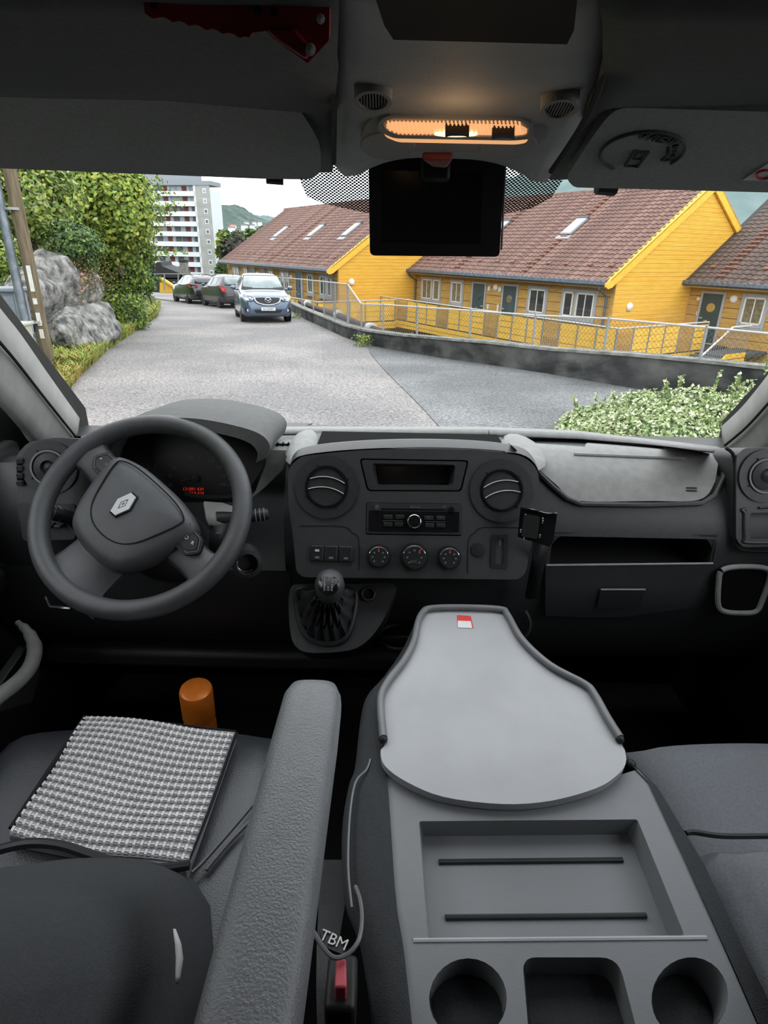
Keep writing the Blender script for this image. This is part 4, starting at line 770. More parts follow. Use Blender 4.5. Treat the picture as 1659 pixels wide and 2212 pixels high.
def patch(b, top, bot, nu, nv, o, th=.012):
    """panel lying on the dashboard between a top and a bottom line of pixels"""
    T = crom([V((*p, 0)) for p in top], 8); B = crom([V((*p, 0)) for p in bot], 8)
    s = lambda L, t: L[min(int(t*(len(L)-1)), len(L)-2)].lerp(L[min(int(t*(len(L)-1)), len(L)-2)+1], t*(len(L)-1)-min(int(t*(len(L)-1)), len(L)-2))
    f = []; k = []
    for i in range(nv+1):
        r = [s(T, j/nu).lerp(s(B, j/nu), i/nv) for j in range(nu+1)]; f.append([on_dash(p.x, p.y, o) for p in r]); k.append([on_dash(p.x, p.y, o-th) for p in r])
    b.loft(f); ring = lambda G: G[0]+[r[-1] for r in G[1:]]+G[-1][-2::-1]+[r[0] for r in G[-2:0:-1]]
    b.loft([ring(k), ring(f)], True)
# ---- shell: floor, doors, roof, pillars, windscreen
def boxed(name, c, d, m, label, **k): return MB().box(c, d).build(name, m, kind='structure', label=label, **k)
boxed('floor', (XC, .1, FZ-.03), (1.9, 3.2, .06), 'floor_mat', 'black rubber mat on the cab floor')
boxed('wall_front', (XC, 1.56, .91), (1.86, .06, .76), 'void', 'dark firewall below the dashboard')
boxed('wall_back', (XC, -1.32, 1.45), (1.9, .06, 1.9), 'headliner', 'grey wall at the back of the cab')
boxed('ceiling', (XC, -.30, 2.36), (1.9, 2.1, .06), 'headliner', 'dark grey fabric roof lining')
for sgn, nm, lb in ((-1, 'wall_left', 'dark door trim at the steering wheel side'), (1, 'wall_right', 'dark door trim at the passenger side')):
    x = XC+sgn*.90; b = MB()
    b.box((x, .15, .97), (.06, 2.9, .84)); b.box((x, -.66, 1.85), (.06, 1.42, 1.0)); b.box((x, .1, 2.30), (.06, 2.8, .16))
    b.prism([(x-.03, 1.60, 1.39), (x-.03, 1.25, 1.39), (x-.03, .72, 2.0), (x-.03, .55, 2.38), (x-.03, .75, 2.38)], (.06, 0, 0))
    b.build(nm, 'plastic_black', kind='structure', label=lb)
WT, WB = V((0, .72, 1.90)), V((0, 1.50, 1.36))             # windscreen: top and bottom line
wdir = (WB-WT).normalized(); WN = V((0, -wdir.z, wdir.y)); WN = WN if WN.y < 0 else -WN
WPL = Plane(WT, WN)
MB().prism([V((XC-.80, WT.y, WT.z)), V((XC+.80, WT.y, WT.z)), V((XC+.90, WB.y, WB.z)), V((XC-.90, WB.y, WB.z))], -WN*.006).build('window_1', glass('windscreen_glass', (.985, .995, .99), .035), kind='structure', label='clear windscreen across the whole view')
boxed('trim_3', (XC, .69, 1.925), (1.8, .14, .07), 'plastic_black', 'black header rail above the windscreen')
boxed('trim_4', (XC, .66, 2.16), (1.8, .16, .42), 'headliner', 'front roof panel above the header')
boxed('trim_5', (XC, 1.52, 1.30), (1.8, .10, .10), 'plastic_black', 'black cowl strip below the windscreen')
for k, (nm, ins, outs, lb) in enumerate((('trim_1', [(-40, 695), (30, 775), (95, 858), (163, 943)], [(-130, 760), (-30, 830), (35, 905), (75, 968)], 'grey windscreen pillar at the steering wheel side'), ('trim_2', [(1720, 800), (1659, 872), (1610, 925), (1566, 962)], [(1800, 900), (1740, 930), (1690, 960), (1640, 985)], 'grey windscreen pillar at the passenger side'))):
    I = [WPL.at(x, y, .02) for x, y in ins]; O = [WPL.at(x, y, .09) for x, y in outs]; rows = []
    for L_ in (I, O): d_ = L_[0]-L_[-1]; L_.insert(0, L_[0]+d_*max(.2, (1.93-L_[0].z)/d_.z)) if L_[0].z < 1.9 else None
    for a, c in zip(crom(I, 4), crom(O, 4)):
        m = a.lerp(c, .5)+WN*.045; rows.append([a-WN*.05, a, a.lerp(m, .55)+WN*.012, m, m.lerp(c, .5)+WN*.008, c, c-WN*.12])
    MB().loft(rows).build(nm, 'pillar', smooth=True, kind='structure', label=lb, solid=.01, angle=70)
    part('rubber_seal', 'seam', bpy.data.objects[nm], lambda b: b.tube([p-WN*.0 for p in crom([WPL.at(x, y, .03) for x, y in ins], 6)], .003, 6), smooth=True)
# black dot print on the glass around the mirror foot
def dots():
    m = bpy.data.materials.new('dot_print'); m.use_nodes = True; nt = m.node_tree; b = nt.nodes['Principled BSDF']; b.inputs['Base Color'].default_value = (.004, .004, .004, 1); b.inputs['Roughness'].default_value = .7
    tc = nt.nodes.new('ShaderNodeTexCoord'); mp = nt.nodes.new('ShaderNodeMapping'); mp.inputs['Scale'].default_value = (300, 300, 0)
    mp.inputs['Rotation'].default_value = (0, 0, radians(45)); vo = nt.nodes.new('ShaderNodeTexVoronoi'); vo.inputs['Randomness'].default_value = 0.; vo.inputs['Scale'].default_value = 1
    lt = nt.nodes.new('ShaderNodeMath'); lt.operation = 'LESS_THAN'; lt.inputs[1].default_value = .46
    nt.links.new(tc.outputs['UV'], mp.inputs['Vector']); nt.links.new(mp.outputs['Vector'], vo.inputs['Vector']); nt.links.new(vo.outputs['Distance'], lt.inputs[0]); nt.links.new(lt.outputs[0], b.inputs['Alpha']); MATS['dot_print'] = m
dots()
ol = [(640, 340), (650, 395), (663, 425), (700, 440), (800, 462), (1090, 462), (1150, 450), (1190, 428), (1222, 380), (1230, 340)]
pl = WPL.px(ol, .004); me = bpy.data.meshes.new('dot_print'); me.from_pydata([tuple(p) for p in pl], [], [tuple(range(len(pl)))]); uvl = me.uv_layers.new()
ax, ay = V((1, 0, 0)), wdir
for i, li in enumerate(me.polygons[0].loop_indices): q = pl[me.loops[li].vertex_index]-WT; uvl.data[li].uv = (q.dot(ax), q.dot(ay))
me.materials.append(MATS['dot_print']); link('dot_print', me, bpy.data.objects['window_1'], label='black dot print on the glass')
# ---- dashboard
dash = thing('dashboard', 'grey moulded dashboard filling the cab below the windscreen', 'dashboard', (XC, 1.15, FZ+.2))
def dsec(x0, x1, prof, n): 
    rows = []
    for k in range(n+1):
        x = x0+(x1-x0)*k/n; e = max(0, abs(x-XC)-.35)/.5; r = []
        for p in prof:
            q = V((x, p.y, p.z))
            if q.z > 1.33 and q.y > 1.15: q.y -= .20*e**2*(q.y-1.15)/.3; q.z -= .03*e**2
            r.append(q)
        rows.append(r)
    return rows
XR0, XR1 = .335, .668
iF = min(range(len(DASH)), key=lambda i: abs(DASH[i].z-1.286)+(0 if DASH[i].y < 1.2 else 9)); iG = min(range(len(DASH)), key=lambda i: abs(DASH[i].z-1.213)+(0 if DASH[i].y < 1.2 else 9))
CLP = [V((0, p.y+(.15 if p.z > 1.30 else .15*max(0, (p.z-1.16)/.14)), p.z-(.035 if p.z > 1.38 else 0))) for p in DASH]
part('dash_body', 'plastic_mid', dash, lambda b: b.loft(dsec(XC-.89, -.615, DASH, 8)), smooth=True)
part('dash_body', 'plastic_mid', dash, lambda b: b.loft(dsec(-.615, -.20, CLP, 10)), smooth=True)
part('dash_body', 'plastic_mid', dash, lambda b: b.loft(dsec(-.20, XR0, DASH, 14)), smooth=True)
for x in (-.615, -.20): part('cluster_side', 'plastic_mid', dash, lambda b: b.loft([[V((x, p.y, p.z)) for p in DASH], [V((x, p.y, p.z)) for p in CLP]], False))
part('dash_body', 'plastic_mid', dash, lambda b: b.loft(dsec(XR1, XC+.89, DASH, 8)), smooth=True)
rec = DASH[:iF+1]+[V((0, 1.12, 1.288)), V((0, 1.30, 1.285)), V((0, 1.31, 1.21)), V((0, 1.10, 1.208))]+DASH[iG:]
part('dash_body', 'plastic_mid', dash, lambda b: b.loft(dsec(XR0, XR1, rec, 10)), smooth=True, angle=50)
cav = rec[iF:iF+6]
for x, c, sgn in ((XR0, .05, 1), (XR1, .05, -1)):
    part('shelf_side', 'plastic_mid', dash, lambda b: b.prism([V((x, p.y, p.z)) for p in cav], (sgn*.004, 0, 0)))
    # rounded upper corner of the shelf mouth
    part('shelf_corner', 'plastic_mid', dash, lambda b: b.prism([V((x, DASH[iF].y+.001, 1.290))]+[V((x+sgn*c*(1-sin(t)), DASH[iF].y+.001, 1.290-c*(1-cos(t)))) for t in [pi/2*k/6 for k in range(7)]][::-1], (0, .05, 0)))
# glove box
gb = part('glovebox_door', 'plastic_mid', dash, lambda b: patch(b, [(1178, 1222), (1350, 1219), (1539, 1218)], [(1178, 1330), (1330, 1334), (1492, 1312)], 20, 8, .012, .02), smooth=True, angle=30)
part('glovebox_edge', 'plastic_pad', gb, lambda b: b.tube([on_dash(x, 1221-(x-1178)*.011, .013) for x in range(1180, 1541, 20)], .0022, 6), smooth=True)
part('glovebox_latch', 'plastic_dark', gb, lambda b: patch(b, [(1297, 1274), (1345, 1272), (1394, 1273)], [(1290, 1312), (1345, 1316), (1384, 1308)], 8, 4, .017, .008), smooth=True, angle=30)
part('latch_lip', 'plastic_pad', gb, lambda b: b.tube([on_dash(x, 1273.5, .020) for x in range(1298, 1395, 12)], .0018, 6), smooth=True)
# passenger airbag panel
ab = part('airbag_panel', 'plastic_pad', dash, lambda b: patch(b, [(1085, 945), (1250, 949), (1400, 960), (1500, 973), (1554, 986)], [(1160, 1010), (1205, 1050), (1245, 1081), (1400, 1082), (1512, 1079), (1545, 1040)], 34, 12, .008, .016), smooth=True, angle=35)
part('panel_slot', 'plastic_pad', ab, lambda b: b.tube([on_dash(x, 981+(x-1240)*.040, .0095) for x in range(1240, 1489, 15)], .0035, 6), smooth=True)
part('airbag_mark', 'plastic_mid', ab, lambda b: [b.box(on_dash(1494, y, .009), (.020, .003, .0025)) for y in (1054, 1060)])
part('panel_lip', 'plastic_mid', dash, lambda b: b.tube([on_dash(x, y, .006) for x, y in [(1160, 1018), (1195, 1052), (1225, 1077), (1255, 1089), (1400, 1091), (1515, 1087), (1543, 1070), (1563, 1030), (1567, 1000), (1556, 980)]], .0055, 8), smooth=True)
# defroster rail and top tray at the base of the windscreen
part('defroster_strip', 'plastic_pad', dash, lambda b: b.loft([[atY(x, y0, Y)+V((0, .04, -.004)), atY(x, y0, Y), atY(x, y1, Y-.012)] for x, y0, y1, Y in ((175, 945, 952, 1.22), (400, 932, 943, 1.30), (580, 930, 940, 1.335), (692, 929, 938, 1.345), (1055, 930, 941, 1.345), (1250, 938, 948, 1.32), (1480, 964, 971, 1.26), (1570, 975, 980, 1.2))]), smooth=True, solid=.004)
part('tray_shade', 'void', dash, lambda b: b.loft([[V((x, 1.165, 1.4190)), V((x, 1.325, 1.4175))] for x in (XC-.195, XC+.205)]))  # black sheet laid on the dash, standing in for shade in the tray
for x in (693, 1056): part('strip_joint', 'seam', dash, lambda b: b.tube([atY(x, 929, 1.345), atY(x, 940, 1.332)], .0012, 5))
part('tray_cheek', 'plastic_pad', dash, lambda b: b.loft([[V((XC-.235+dx*s, y, z)) for dx, y, z in ((0, 1.15, 1.432), (.0, 1.25, 1.44), (.03, 1.335, 1.44))] for s in (0, 1)]) if False else b.ball((XC-.225, 1.21, 1.415), (.032, .12, .018)), smooth=True)
part('tray_cheek', 'plastic_pad', dash, lambda b: b.ball((XC+.24, 1.21, 1.415), (.042, .12, .018)), smooth=True)
part('tray_front', 'plastic_pad', dash, lambda b: b.tube([V((XC-.24, 1.15, 1.417)), V((XC-.1, 1.157, 1.423)), V((XC+.1, 1.157, 1.423)), V((XC+.26, 1.15, 1.417))], .011, 10), smooth=True)
# coin holder
cn = part('coin_holder', 'plastic_pad', dash, lambda b: patch(b, [(590, 950), (625, 949), (658, 949)], [(588, 972), (622, 973), (655, 972)], 8, 4, .012, .012), smooth=True, angle=30)
for k in range(5): part('coin_slot', 'void', cn, lambda b: b.box(on_dash(600+k*11.5, 960, .0135), (.0022, .010, .008)))
part('coin_bar', 'void', cn, lambda b: b.box(on_dash(623, 960, .0135), (.052, .006, .002)))
# ---- centre fascia with openings
CPN = V((0, -cos(radians(25)), sin(radians(25)))); CP = Plane((.06, 1.05, 1.325), CPN); CSX, CSY = V((1, 0, 0)), CPN.cross(V((1, 0, 0))); CSY = CSY if CSY.z > 0 else -CSY
fas_px = [(622, 1012), (648, 986), (760, 973), (900, 968), (1040, 972), (1132, 985), (1163, 1014), (1168, 1090), (1152, 1145), (1136, 1238), (1120, 1252), (655, 1247), (640, 1235), (632, 1150), (622, 1090)]
vent_c = [(706, 1052), (1083, 1060)]; FO = .012
disp_px = rc([(776, 990), (1013, 994), (997, 1062), (793, 1061)], 9); rad_px = rc([(791, 1085), (997, 1088), (997, 1158), (790, 1155)], 5)
fas_r = [(p.x, p.y) for p in rc(fas_px, [20, 30, 60, 60, 60, 30, 30, 40, 30, 14, 10, 10, 10, 30, 30])]
fas = part('centre_fascia', 'plastic_mid', dash, lambda b: b.holed(CP.px(fas_r, FO), [CP.px([(p.x, p.y) for p in circ(cx, cy, 66, 68)], FO) for cx, cy in vent_c]+[CP.px([(p.x, p.y) for p in disp_px], FO), CP.px([(p.x, p.y) for p in rad_px], FO)], CPN, .10, [.03, .03, .03, .03]), bevel=.004, seg=2)
part('fascia_hood', 'plastic_mid', dash, lambda b: b.loft([[CP.at(x, y, FO-.001), CP.at(x, y, FO-.001)+V((0, .03, .006)), CP.at(x, y, FO)+V((0, .09, -.01))] for x, y in [(p.x, p.y) for p in crom([V((*p, 0)) for p in [(622, 1020), (632, 996), (660, 982), (760, 971), (900, 966), (1040, 970), (1125, 981), (1157, 1004), (1166, 1030)]], 4)]]), smooth=True)
def vent(cx, cy, par, plane, rpx, tilt=.0, closed=False, rot=0.):
    o = plane.at(cx, cy, FO); n = plane.n; s = (plane.at(cx+10, cy, FO)-o).length/10; R = rpx*s
    v = part('air_vent', 'plastic_dark', par, lambda b: b.lathe([(R*1.52, .004), (R*1.46, .0035), (R*1.30, -.005), (R*1.14, -.009), (R*1.10, .000), (R*1.04, .004), (R*.92, .004), (R*.90, -.03), (0, -.03)], o, n, 40), smooth=True, angle=30)
    part('vent_ring', 'gloss_black', v, lambda b: b.lathe([(R*1.0, .002), (R*1.0, .007), (R*.90, .007), (R*.88, -.01)], o, n, 40, False), smooth=True, angle=30)
    part('vent_back', 'void', v, lambda b: b.lathe([(R*.9, -.026), (0, -.026)], o, n, 30))
    a, c = plane.side(); a, c = a*cos(rot)+c*sin(rot), c*cos(rot)-a*sin(rot)
    for k, off_ in enumerate((.28, -.22) if not closed else (.0,)):
        if closed: part('vent_flap', 'plastic_dark', v, lambda b: b.lathe([(0, .012), (R*.35, .004), (R*.42, .010), (R*.8, .006), (R*.86, -.01)], o, n, 30), smooth=True); break
        w = sqrt(max(0, .88**2-off_**2))*R; pts = [o+c*(R*off_+R*.20*(1-(t/5)**2))+a*(w*t/5)+n*.0 for t in range(-5, 6)]
        sl = part('vent_slat', 'gloss_black', v, lambda b: b.loft([[p+n*.006-c*.002, p+n*.006+c*.001, p-n*.024+c*(.010), p-n*.024+c*.007] for p in pts], True), smooth=True, angle=30)
        part('slat_edge', 'print_white', v, lambda b: b.tube([p+n*.0065 for p in pts], .0011, 5), smooth=True)
    for t in (.5, 2.1, 3.7, 5.3): part('vent_notch', 'seam', v, lambda b: b.box(o+(a*cos(t)+c*sin(t))*R*1.06+n*.005, (.006, .0018, .002), ((a*cos(t)+c*sin(t)), (c*cos(t)-a*sin(t)), n)))
    return v
for cx, cy in vent_c: vent(cx, cy, dash, CP, 45, rot=-.12 if cx < 900 else .18)
ds = part('display_frame', 'plastic_dark', dash, lambda b: b.holed(CP.px([(p.x, p.y) for p in rc([(780, 993), (1009, 997), (994, 1059), (796, 1058)], 8)], FO+.001), [CP.px([(p.x, p.y) for p in rc([(803, 1001), (984, 1004), (979, 1048), (811, 1047)], 7)], FO+.001)], CPN, .02, [.028], shrink=.9), bevel=.002)
part('display_screen', 'gloss_black', ds, lambda b: b.prism(CP.px([(814, 1005), (976, 1007), (974, 1044), (818, 1043)], FO-.024), CPN*.003))
# radio
rd = part('radio', 'plastic_dark', dash, lambda b: b.prism(CP.px([(p.x, p.y) for p in rc([(793, 1087), (995, 1090), (995, 1155), (792, 1152)], 4)], FO-.02), CPN*.021), bevel=.0015)
rpx = lambda x, y, o=0: CP.at(x, y, FO+.001+o)
part('radio_lower', 'gloss_black', rd, lambda b: b.prism(CP.px([(797, 1103), (992, 1106), (991, 1150), (796, 1148)], FO-.0), CPN*.0018))
part('volume_knob', 'gloss_black', rd, lambda b: b.lathe([(.0118, .0), (.0112, .014), (0, .0145)], rpx(895, 1126), CPN, 28), smooth=True, angle=30)
part('knob_ring', 'chrome_in', rd, lambda b: b.tube([rpx(895, 1126, .012)+(CSX*cos(t)+CSY*sin(t))*.0118 for t in [2*pi*k/28 for k in range(28)]], .0012, 6, True), smooth=True)
part('disc_slot', 'void', rd, lambda b: b.prism(CP.px([(824, 1098), (960, 1100), (960, 1103), (824, 1101)], FO), CPN*.0015))
for x, y in ((814, 1097), (975, 1101)): part('small_knob', 'chrome_in' if x < 900 else 'gloss_black', rd, lambda b: b.lathe([(.0052, 0), (.005, .006), (0, .0065)], rpx(x, y), CPN, 16), smooth=True)
for x0, x1, y in ((827, 871, 1125), (919, 963, 1127)): part('chrome_line', 'chrome_in', rd, lambda b: b.tube([rpx(x0, y, .002), rpx(x1, y+.5, .002)], .0008, 5))
for x, y in ((838, 1117), (864, 1117), (926, 1119), (952, 1119), (838, 1133), (862, 1133), (928, 1135), (952, 1135)): part('radio_button', 'plastic_black', rd, lambda b: b.box(rpx(x, y, .0015), (.017, .008, .003), (CSX, CSY, CPN)), bevel=.001)
for s_, x, y, sz_ in (('Bluetooth', 897, 1095, .0048), ('MP3', 960, 1095, .0042), ('1', 837, 1117, .004), ('2', 864, 1117, .004), ('SRC', 926, 1119, .0034), ('TEL', 952, 1119, .0034)): text('radio_text', s_, sz_, rpx(x, y, .0032), CSX, CSY, 'print_dim', rd, .0002)
# heater knobs and switches
for i, (x, y, r) in enumerate(((818, 1202, .0205), (894, 1203, .024), (969, 1205, .0205))):
    o = CP.at(x, y, FO); kb = part('heater_knob', 'plastic_black', dash, lambda b: b.lathe([(r*1.15, 0), (r*1.15, .004), (r, .004), (r*.93, .019), (r*.86, .021), (0, .021)], o, CPN, 32), smooth=True, angle=30)
    part('knob_rim', 'chrome_in', kb, lambda b: b.tube([o+CPN*.0205+(CSX*cos(t)+CSY*sin(t))*r*.9 for t in [pi*.12+pi*.76*k/20 for k in range(21)]], .0007, 5), smooth=True)
    a = (1.57, .9, 1.57)[i]; part('pointer', 'red_mark', kb, lambda b: b.box(o+CPN*.0215+(CSX*cos(a)+CSY*sin(a))*r*.78, (.009, .0022, .001), ((CSX*cos(a)+CSY*sin(a)), (CSY*cos(a)-CSX*sin(a)), CPN)))
    for k in range(7): t = pi*1.25-k*pi*1.5/6; part('knob_mark', 'print_dim', kb, lambda b: b.box(o+CPN*.022+(CSX*cos(t)+CSY*sin(t))*r*.55, (.003, .003, .0006), (CSX, CSY, CPN)))
text('knob_text', 'A/C', .008, CP.at(894, 1213, FO+.0225), CSX, CSY, 'print_dim', dash, .0002)
for x, y in ((685, 1195), (715, 1196), (747, 1197)):
    sw_ = part('switch', 'plastic_black', dash, lambda b: b.box(CP.at(x, y, FO+.002), (.026, .030, .008), (CSX, CSY, CPN)), bevel=.002)
    part('switch_symbol', 'print_dim', sw_, lambda b: b.box(CP.at(x, y+9, FO+.007), (.008, .004, .0006), (CSX, CSY, CPN)))
part('switch_symbol', 'print_white', dash, lambda b: b.box(CP.at(685, 1189, FO+.0068), (.008, .004, .0006), (CSX, CSY, CPN)))
for a in ([(648, 1136), (740, 1137), (760, 1150), (775, 1165), (775, 1232)], [(1128, 1140), (1045, 1139), (1026, 1150), (1012, 1168), (1010, 1238)]): part('panel_seam', 'seam', dash, lambda b: b.tube(crom([CP.at(x, y, FO+.0004) for x, y in a], 4), .0009, 5))
cs = part('card_slot', 'plastic_black', dash, lambda b: b.holed(CP.px([(p.x, p.y) for p in rc([(1062, 1155), (1097, 1155), (1096, 1228), (1060, 1227)], 5)], FO+.003), [CP.px([(p.x, p.y) for p in rc([(1072, 1163), (1088, 1163), (1087, 1219), (1070, 1219)], 3)], FO+.003)], CPN, .004, [.015]))
part('card_edge', 'print_dim', cs, lambda b: b.box(CP.at(1080, 1172, FO), (.002, .012, .002), (CSX, CSY, CPN)))
part('blank_button', 'plastic_black', dash, lambda b: b.lathe([(.014, 0), (.013, .003), (0, .004)], CP.at(1032, 1188, FO), CPN, 20), smooth=True)
# ---- right end of the dashboard: module with vent, pocket and loop
RP = Plane((.80, 1.095, 1.36), V((0, -.95, .3)))
rm = part('side_module', 'plastic_mid', dash, lambda b: b.holed(RP.px([(p.x, p.y) for p in rc([(1591, 985), (1606, 968), (1760, 965), (1760, 1178), (1604, 1182), (1590, 1165)], [14, 14, 5, 5, 16, 10])], .012), [RP.px([(p.x, p.y) for p in circ(1650, 1028, 44, 46)], .012), RP.px([(p.x, p.y) for p in rc([(1620, 1108), (1745, 1106), (1745, 1162), (1620, 1164)], 6)], .012)], RP.n, .09, [.02, .05]), bevel=.004)
part('pocket_shade', 'void', dash, lambda b: b.prism(RP.px([(1622, 1110), (1743, 1108), (1743, 1160), (1622, 1162)], -.02), RP.n*.002))  # black sheet inside the pocket, standing in for its shade
vent(1652, 1028, dash, RP, 38, closed=True)
part('module_groove', 'seam', dash, lambda b: b.tube(crom([RP.at(x, y, .004) for x, y in [(1568, 968), (1586, 990), (1587, 1080), (1586, 1150), (1592, 1182), (1620, 1190), (1700, 1190)]], 4), .0035, 6), smooth=True)
part('pocket_frame', 'plastic_dark', dash, lambda b: b.tube(crom([RP.at(x, y, .013) for x, y in [(1612, 1100), (1608, 1110), (1608, 1160), (1613, 1172), (1700, 1172), (1745, 1172), (1745, 1098)]], 4, True), .003, 6), smooth=True)
hp_ = [(1560, 1232), (1600, 1224), (1655, 1228), (1662, 1250), (1645, 1300), (1636, 1318), (1618, 1324), (1570, 1322), (1552, 1308), (1552, 1260)]
LP = Plane((.74, 1.07, 1.18), V((0, -1, .1)))
part('cup_ring', 'plastic_pad', dash, lambda b: b.tube(crom([LP.at(x, y, .01) for x, y in hp_], 5, True), .0055, 8), smooth=True)
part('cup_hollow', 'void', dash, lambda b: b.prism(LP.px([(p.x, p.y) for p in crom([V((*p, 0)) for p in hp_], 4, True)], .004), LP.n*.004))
# ---- left end: vent, side grille, light switch panel
LPn = Plane((-.66, 1.07, 1.39), V((.10, -.95, .3)))
part('side_module', 'plastic_mid', dash, lambda b: b.holed(LPn.px([(p.x, p.y) for p in rc([(34, 985), (60, 955), (120, 945), (200, 950), (210, 1060), (190, 1150), (60, 1150), (40, 1120)], 14)], .012), [LPn.px([(p.x, p.y) for p in circ(108, 1010, 46, 46)], .012)], LPn.n, .08, [.02]), bevel=.004)
vent(108, 1010, dash, LPn, 40, closed=True)
for k in range(4): part('side_louvre', 'plastic_dark', dash, lambda b: b.box(LPn.at(44, 995+k*16, .016), (.012, .008, .010)), bevel=.001)
for k in range(3): part('side_slot', 'void', dash, lambda b: b.box(LPn.at(44, 1003+k*16, .014), (.009, .006, .006)))
lp = part('switch_panel', 'plastic_dark', dash, lambda b: b.prism(LPn.px([(p.x, p.y) for p in rc([(40, 1085), (165, 1088), (165, 1165), (52, 1168)], 10)], .010), LPn.n*.005), bevel=.002)
for x in (112, 132): part('rocker', 'plastic_black', lp, lambda b: b.box(LPn.at(x, 1132, .017), (.014, .030, .006)), bevel=.002)
# lower knee panel and the dark space below
part('knee_panel', 'plastic_dark', dash, lambda b: b.loft([[V((x, 1.06, 1.20)), V((x, 1.05, 1.10)), V((x, 1.08, 1.02)), V((x, 1.2, .93)), V((x, 1.4, .85))] for x in (-.80, -.6, -.3, -.19)]), smooth=True)
part('bonnet_lever', 'chrome_in', dash, lambda b: b.tube([atY(98, 1288, 1.03), atY(108, 1310, 1.03), atY(152, 1314, 1.03)], .003, 6), smooth=True)
part('under_tray', 'plastic_dark', dash, lambda b: b.box((-.25, 1.18, .985), (1.05, .10, .03)), bevel=.01)
part('under_ridge', 'plastic_dark', dash, lambda b: b.box((-.25, 1.14, .93), (1.05, .06, .05)), bevel=.015)
# ---- instrument cluster under its hood
CL = Plane((-.42, 1.16, 1.40), V((0, -.92, .38)))
hood_o = [(198, 1040), (205, 985), (232, 945), (285, 915), (350, 903), (430, 905), (510, 920), (562, 938), (583, 962), (578, 988)]
hood_i = [(222, 1040), (228, 995), (250, 962), (298, 938), (360, 928), (430, 930), (500, 943), (540, 958), (556, 978), (552, 1000)]
hO = crom([atY(x, y, 1.09) for x, y in hood_o], 5); hI = crom([atY(x, y, 1.085) for x, y in hood_i], 5); hB = [p+V((0, .20, -.01)) for p in hO]; hBi = [p+V((0, .13, .0)) for p in hI]
mat('hood_grain', (.10, .102, .10), .65, .3, bump=.3, bscale=800, scale=60)
part('cluster_hood', 'hood_grain', dash, lambda b: b.loft([hB, [p+V((0, .07, .004)) for p in hO], [p+V((0, .02, .001)) for p in hO], hO, hI, hBi]), smooth=True, angle=50)
part('cluster_cheek', 'hood_grain', dash, lambda b: b.loft([[atY(x, y, Y) for x, y, Y in r] for r in ([(580, 968, 1.10), (575, 1000, 1.10), (552, 1060, 1.09), (520, 1100, 1.08)], [(620, 985, 1.115), (610, 1015, 1.10), (575, 1050, 1.09), (545, 1075, 1.085)])]), smooth=True)
cf = part('cluster_face', 'plastic_black', dash, lambda b: b.prism(CL.px([(p.x, p.y) for p in rc([(205, 925), (560, 925), (575, 1000), (520, 1085), (215, 1085)], 20)]), -CL.n*.01))
ca, cb2 = CL.side(); ca = ca if ca.x > 0 else -ca; cb2 = CL.n.cross(ca); cb2 = cb2 if cb2.z > 0 else -cb2
part('cluster_sill', 'plastic_dark', cf, lambda b: b.tube(crom([CL.at(x, y, .02) for x, y in [(400, 1068), (440, 1074), (500, 1073), (535, 1066)]], 5), .006, 8), smooth=True)
for i, s_ in enumerate(('10', '30', '50', '70', '90', '110', '130', '150', '170', '190')):
    t = pi*(1.06-i*1.12/9); x, y = 424+58*cos(t), 1038-50*sin(t); text('dial_number', s_, .0095, CL.at(x, y, .001), ca, cb2, 'print_dim', cf, .0002)
    x0, y0, x1, y1 = 424+74*cos(t), 1038-62*sin(t), 424+67*cos(t), 1038-56*sin(t); part('dial_tick', 'print_dim', cf, lambda b: b.tube([CL.at(x0, y0, .001), CL.at(x1, y1, .001)], .0008, 4))
part('needle', 'red_mark', cf, lambda b: b.tube([CL.at(424, 1033, .004), CL.at(390, 1038, .004)], [.0012, .0006], 5)); part('needle_hub', 'plastic_black', cf, lambda b: b.lathe([(.008, 0), (.007, .006), (0, .007)], CL.at(424, 1033), CL.n, 16), smooth=True)
for s_, x, y in (('5', 336, 1008), ('4', 318, 1014)): text('dial_number', s_, .010, CL.at(x, y, .001), ca, cb2, 'print_dim', cf, .0002)
text('odometer', '131891 KM', .0092, CL.at(417, 1057, .002), ca, cb2, 'led_red', cf, .0002); text('odometer', '18.8 KM', .0092, CL.at(424, 1066, .002), ca, cb2, 'led_red', cf, .0002)
part('odometer_glass', 'led_dim', cf, lambda b: b.prism(CL.px([(398, 1052), (438, 1052), (438, 1070), (398, 1070)], .0003), CL.n*.0006)) if False else None
# ---- gear lever console
gc = thing('gear_console', 'black moulded plinth below the radio carrying the gear lever', 'console', (-.09, 1.0, FZ+.3))
GPN = V((0, -.72, .69)).normalized(); GP = Plane((-.09, .99, 1.13), GPN); ga = V((1, 0, 0)); gb_ = GPN.cross(ga); gb_ = gb_ if gb_.z > 0 else -gb_
out = [(p.x, p.y) for p in crom([V((*p, 0)) for p in [(626, 1275), (660, 1262), (760, 1262), (850, 1262), (845, 1300), (815, 1360), (770, 1400), (700, 1410), (650, 1405), (628, 1370)]], 4, True)]
part('plinth', 'plastic_mid', gc, lambda b: b.prism(GP.px(out), -GPN*.12), bevel=.012, seg=3)
ringp = crom([V((*p, 0)) for p in [(640, 1283), (655, 1273), (705, 1268), (755, 1273), (768, 1285), (764, 1330), (748, 1375), (720, 1390), (690, 1388), (662, 1372), (646, 1335)]], 4, True)
part('gaiter_frame', 'plastic_dark', gc, lambda b: b.tube([GP.at(p.x, p.y, .004) for p in ringp], .006, 8, True), smooth=True)
kn = GP.at(708, 1330, .0); ktop = atY(712, 1268, kn.y-.045)
lev = thing('gear_lever', 'black gear lever with a shiny shift pattern cap and leather gaiter', 'gear lever', kn)
rows = []
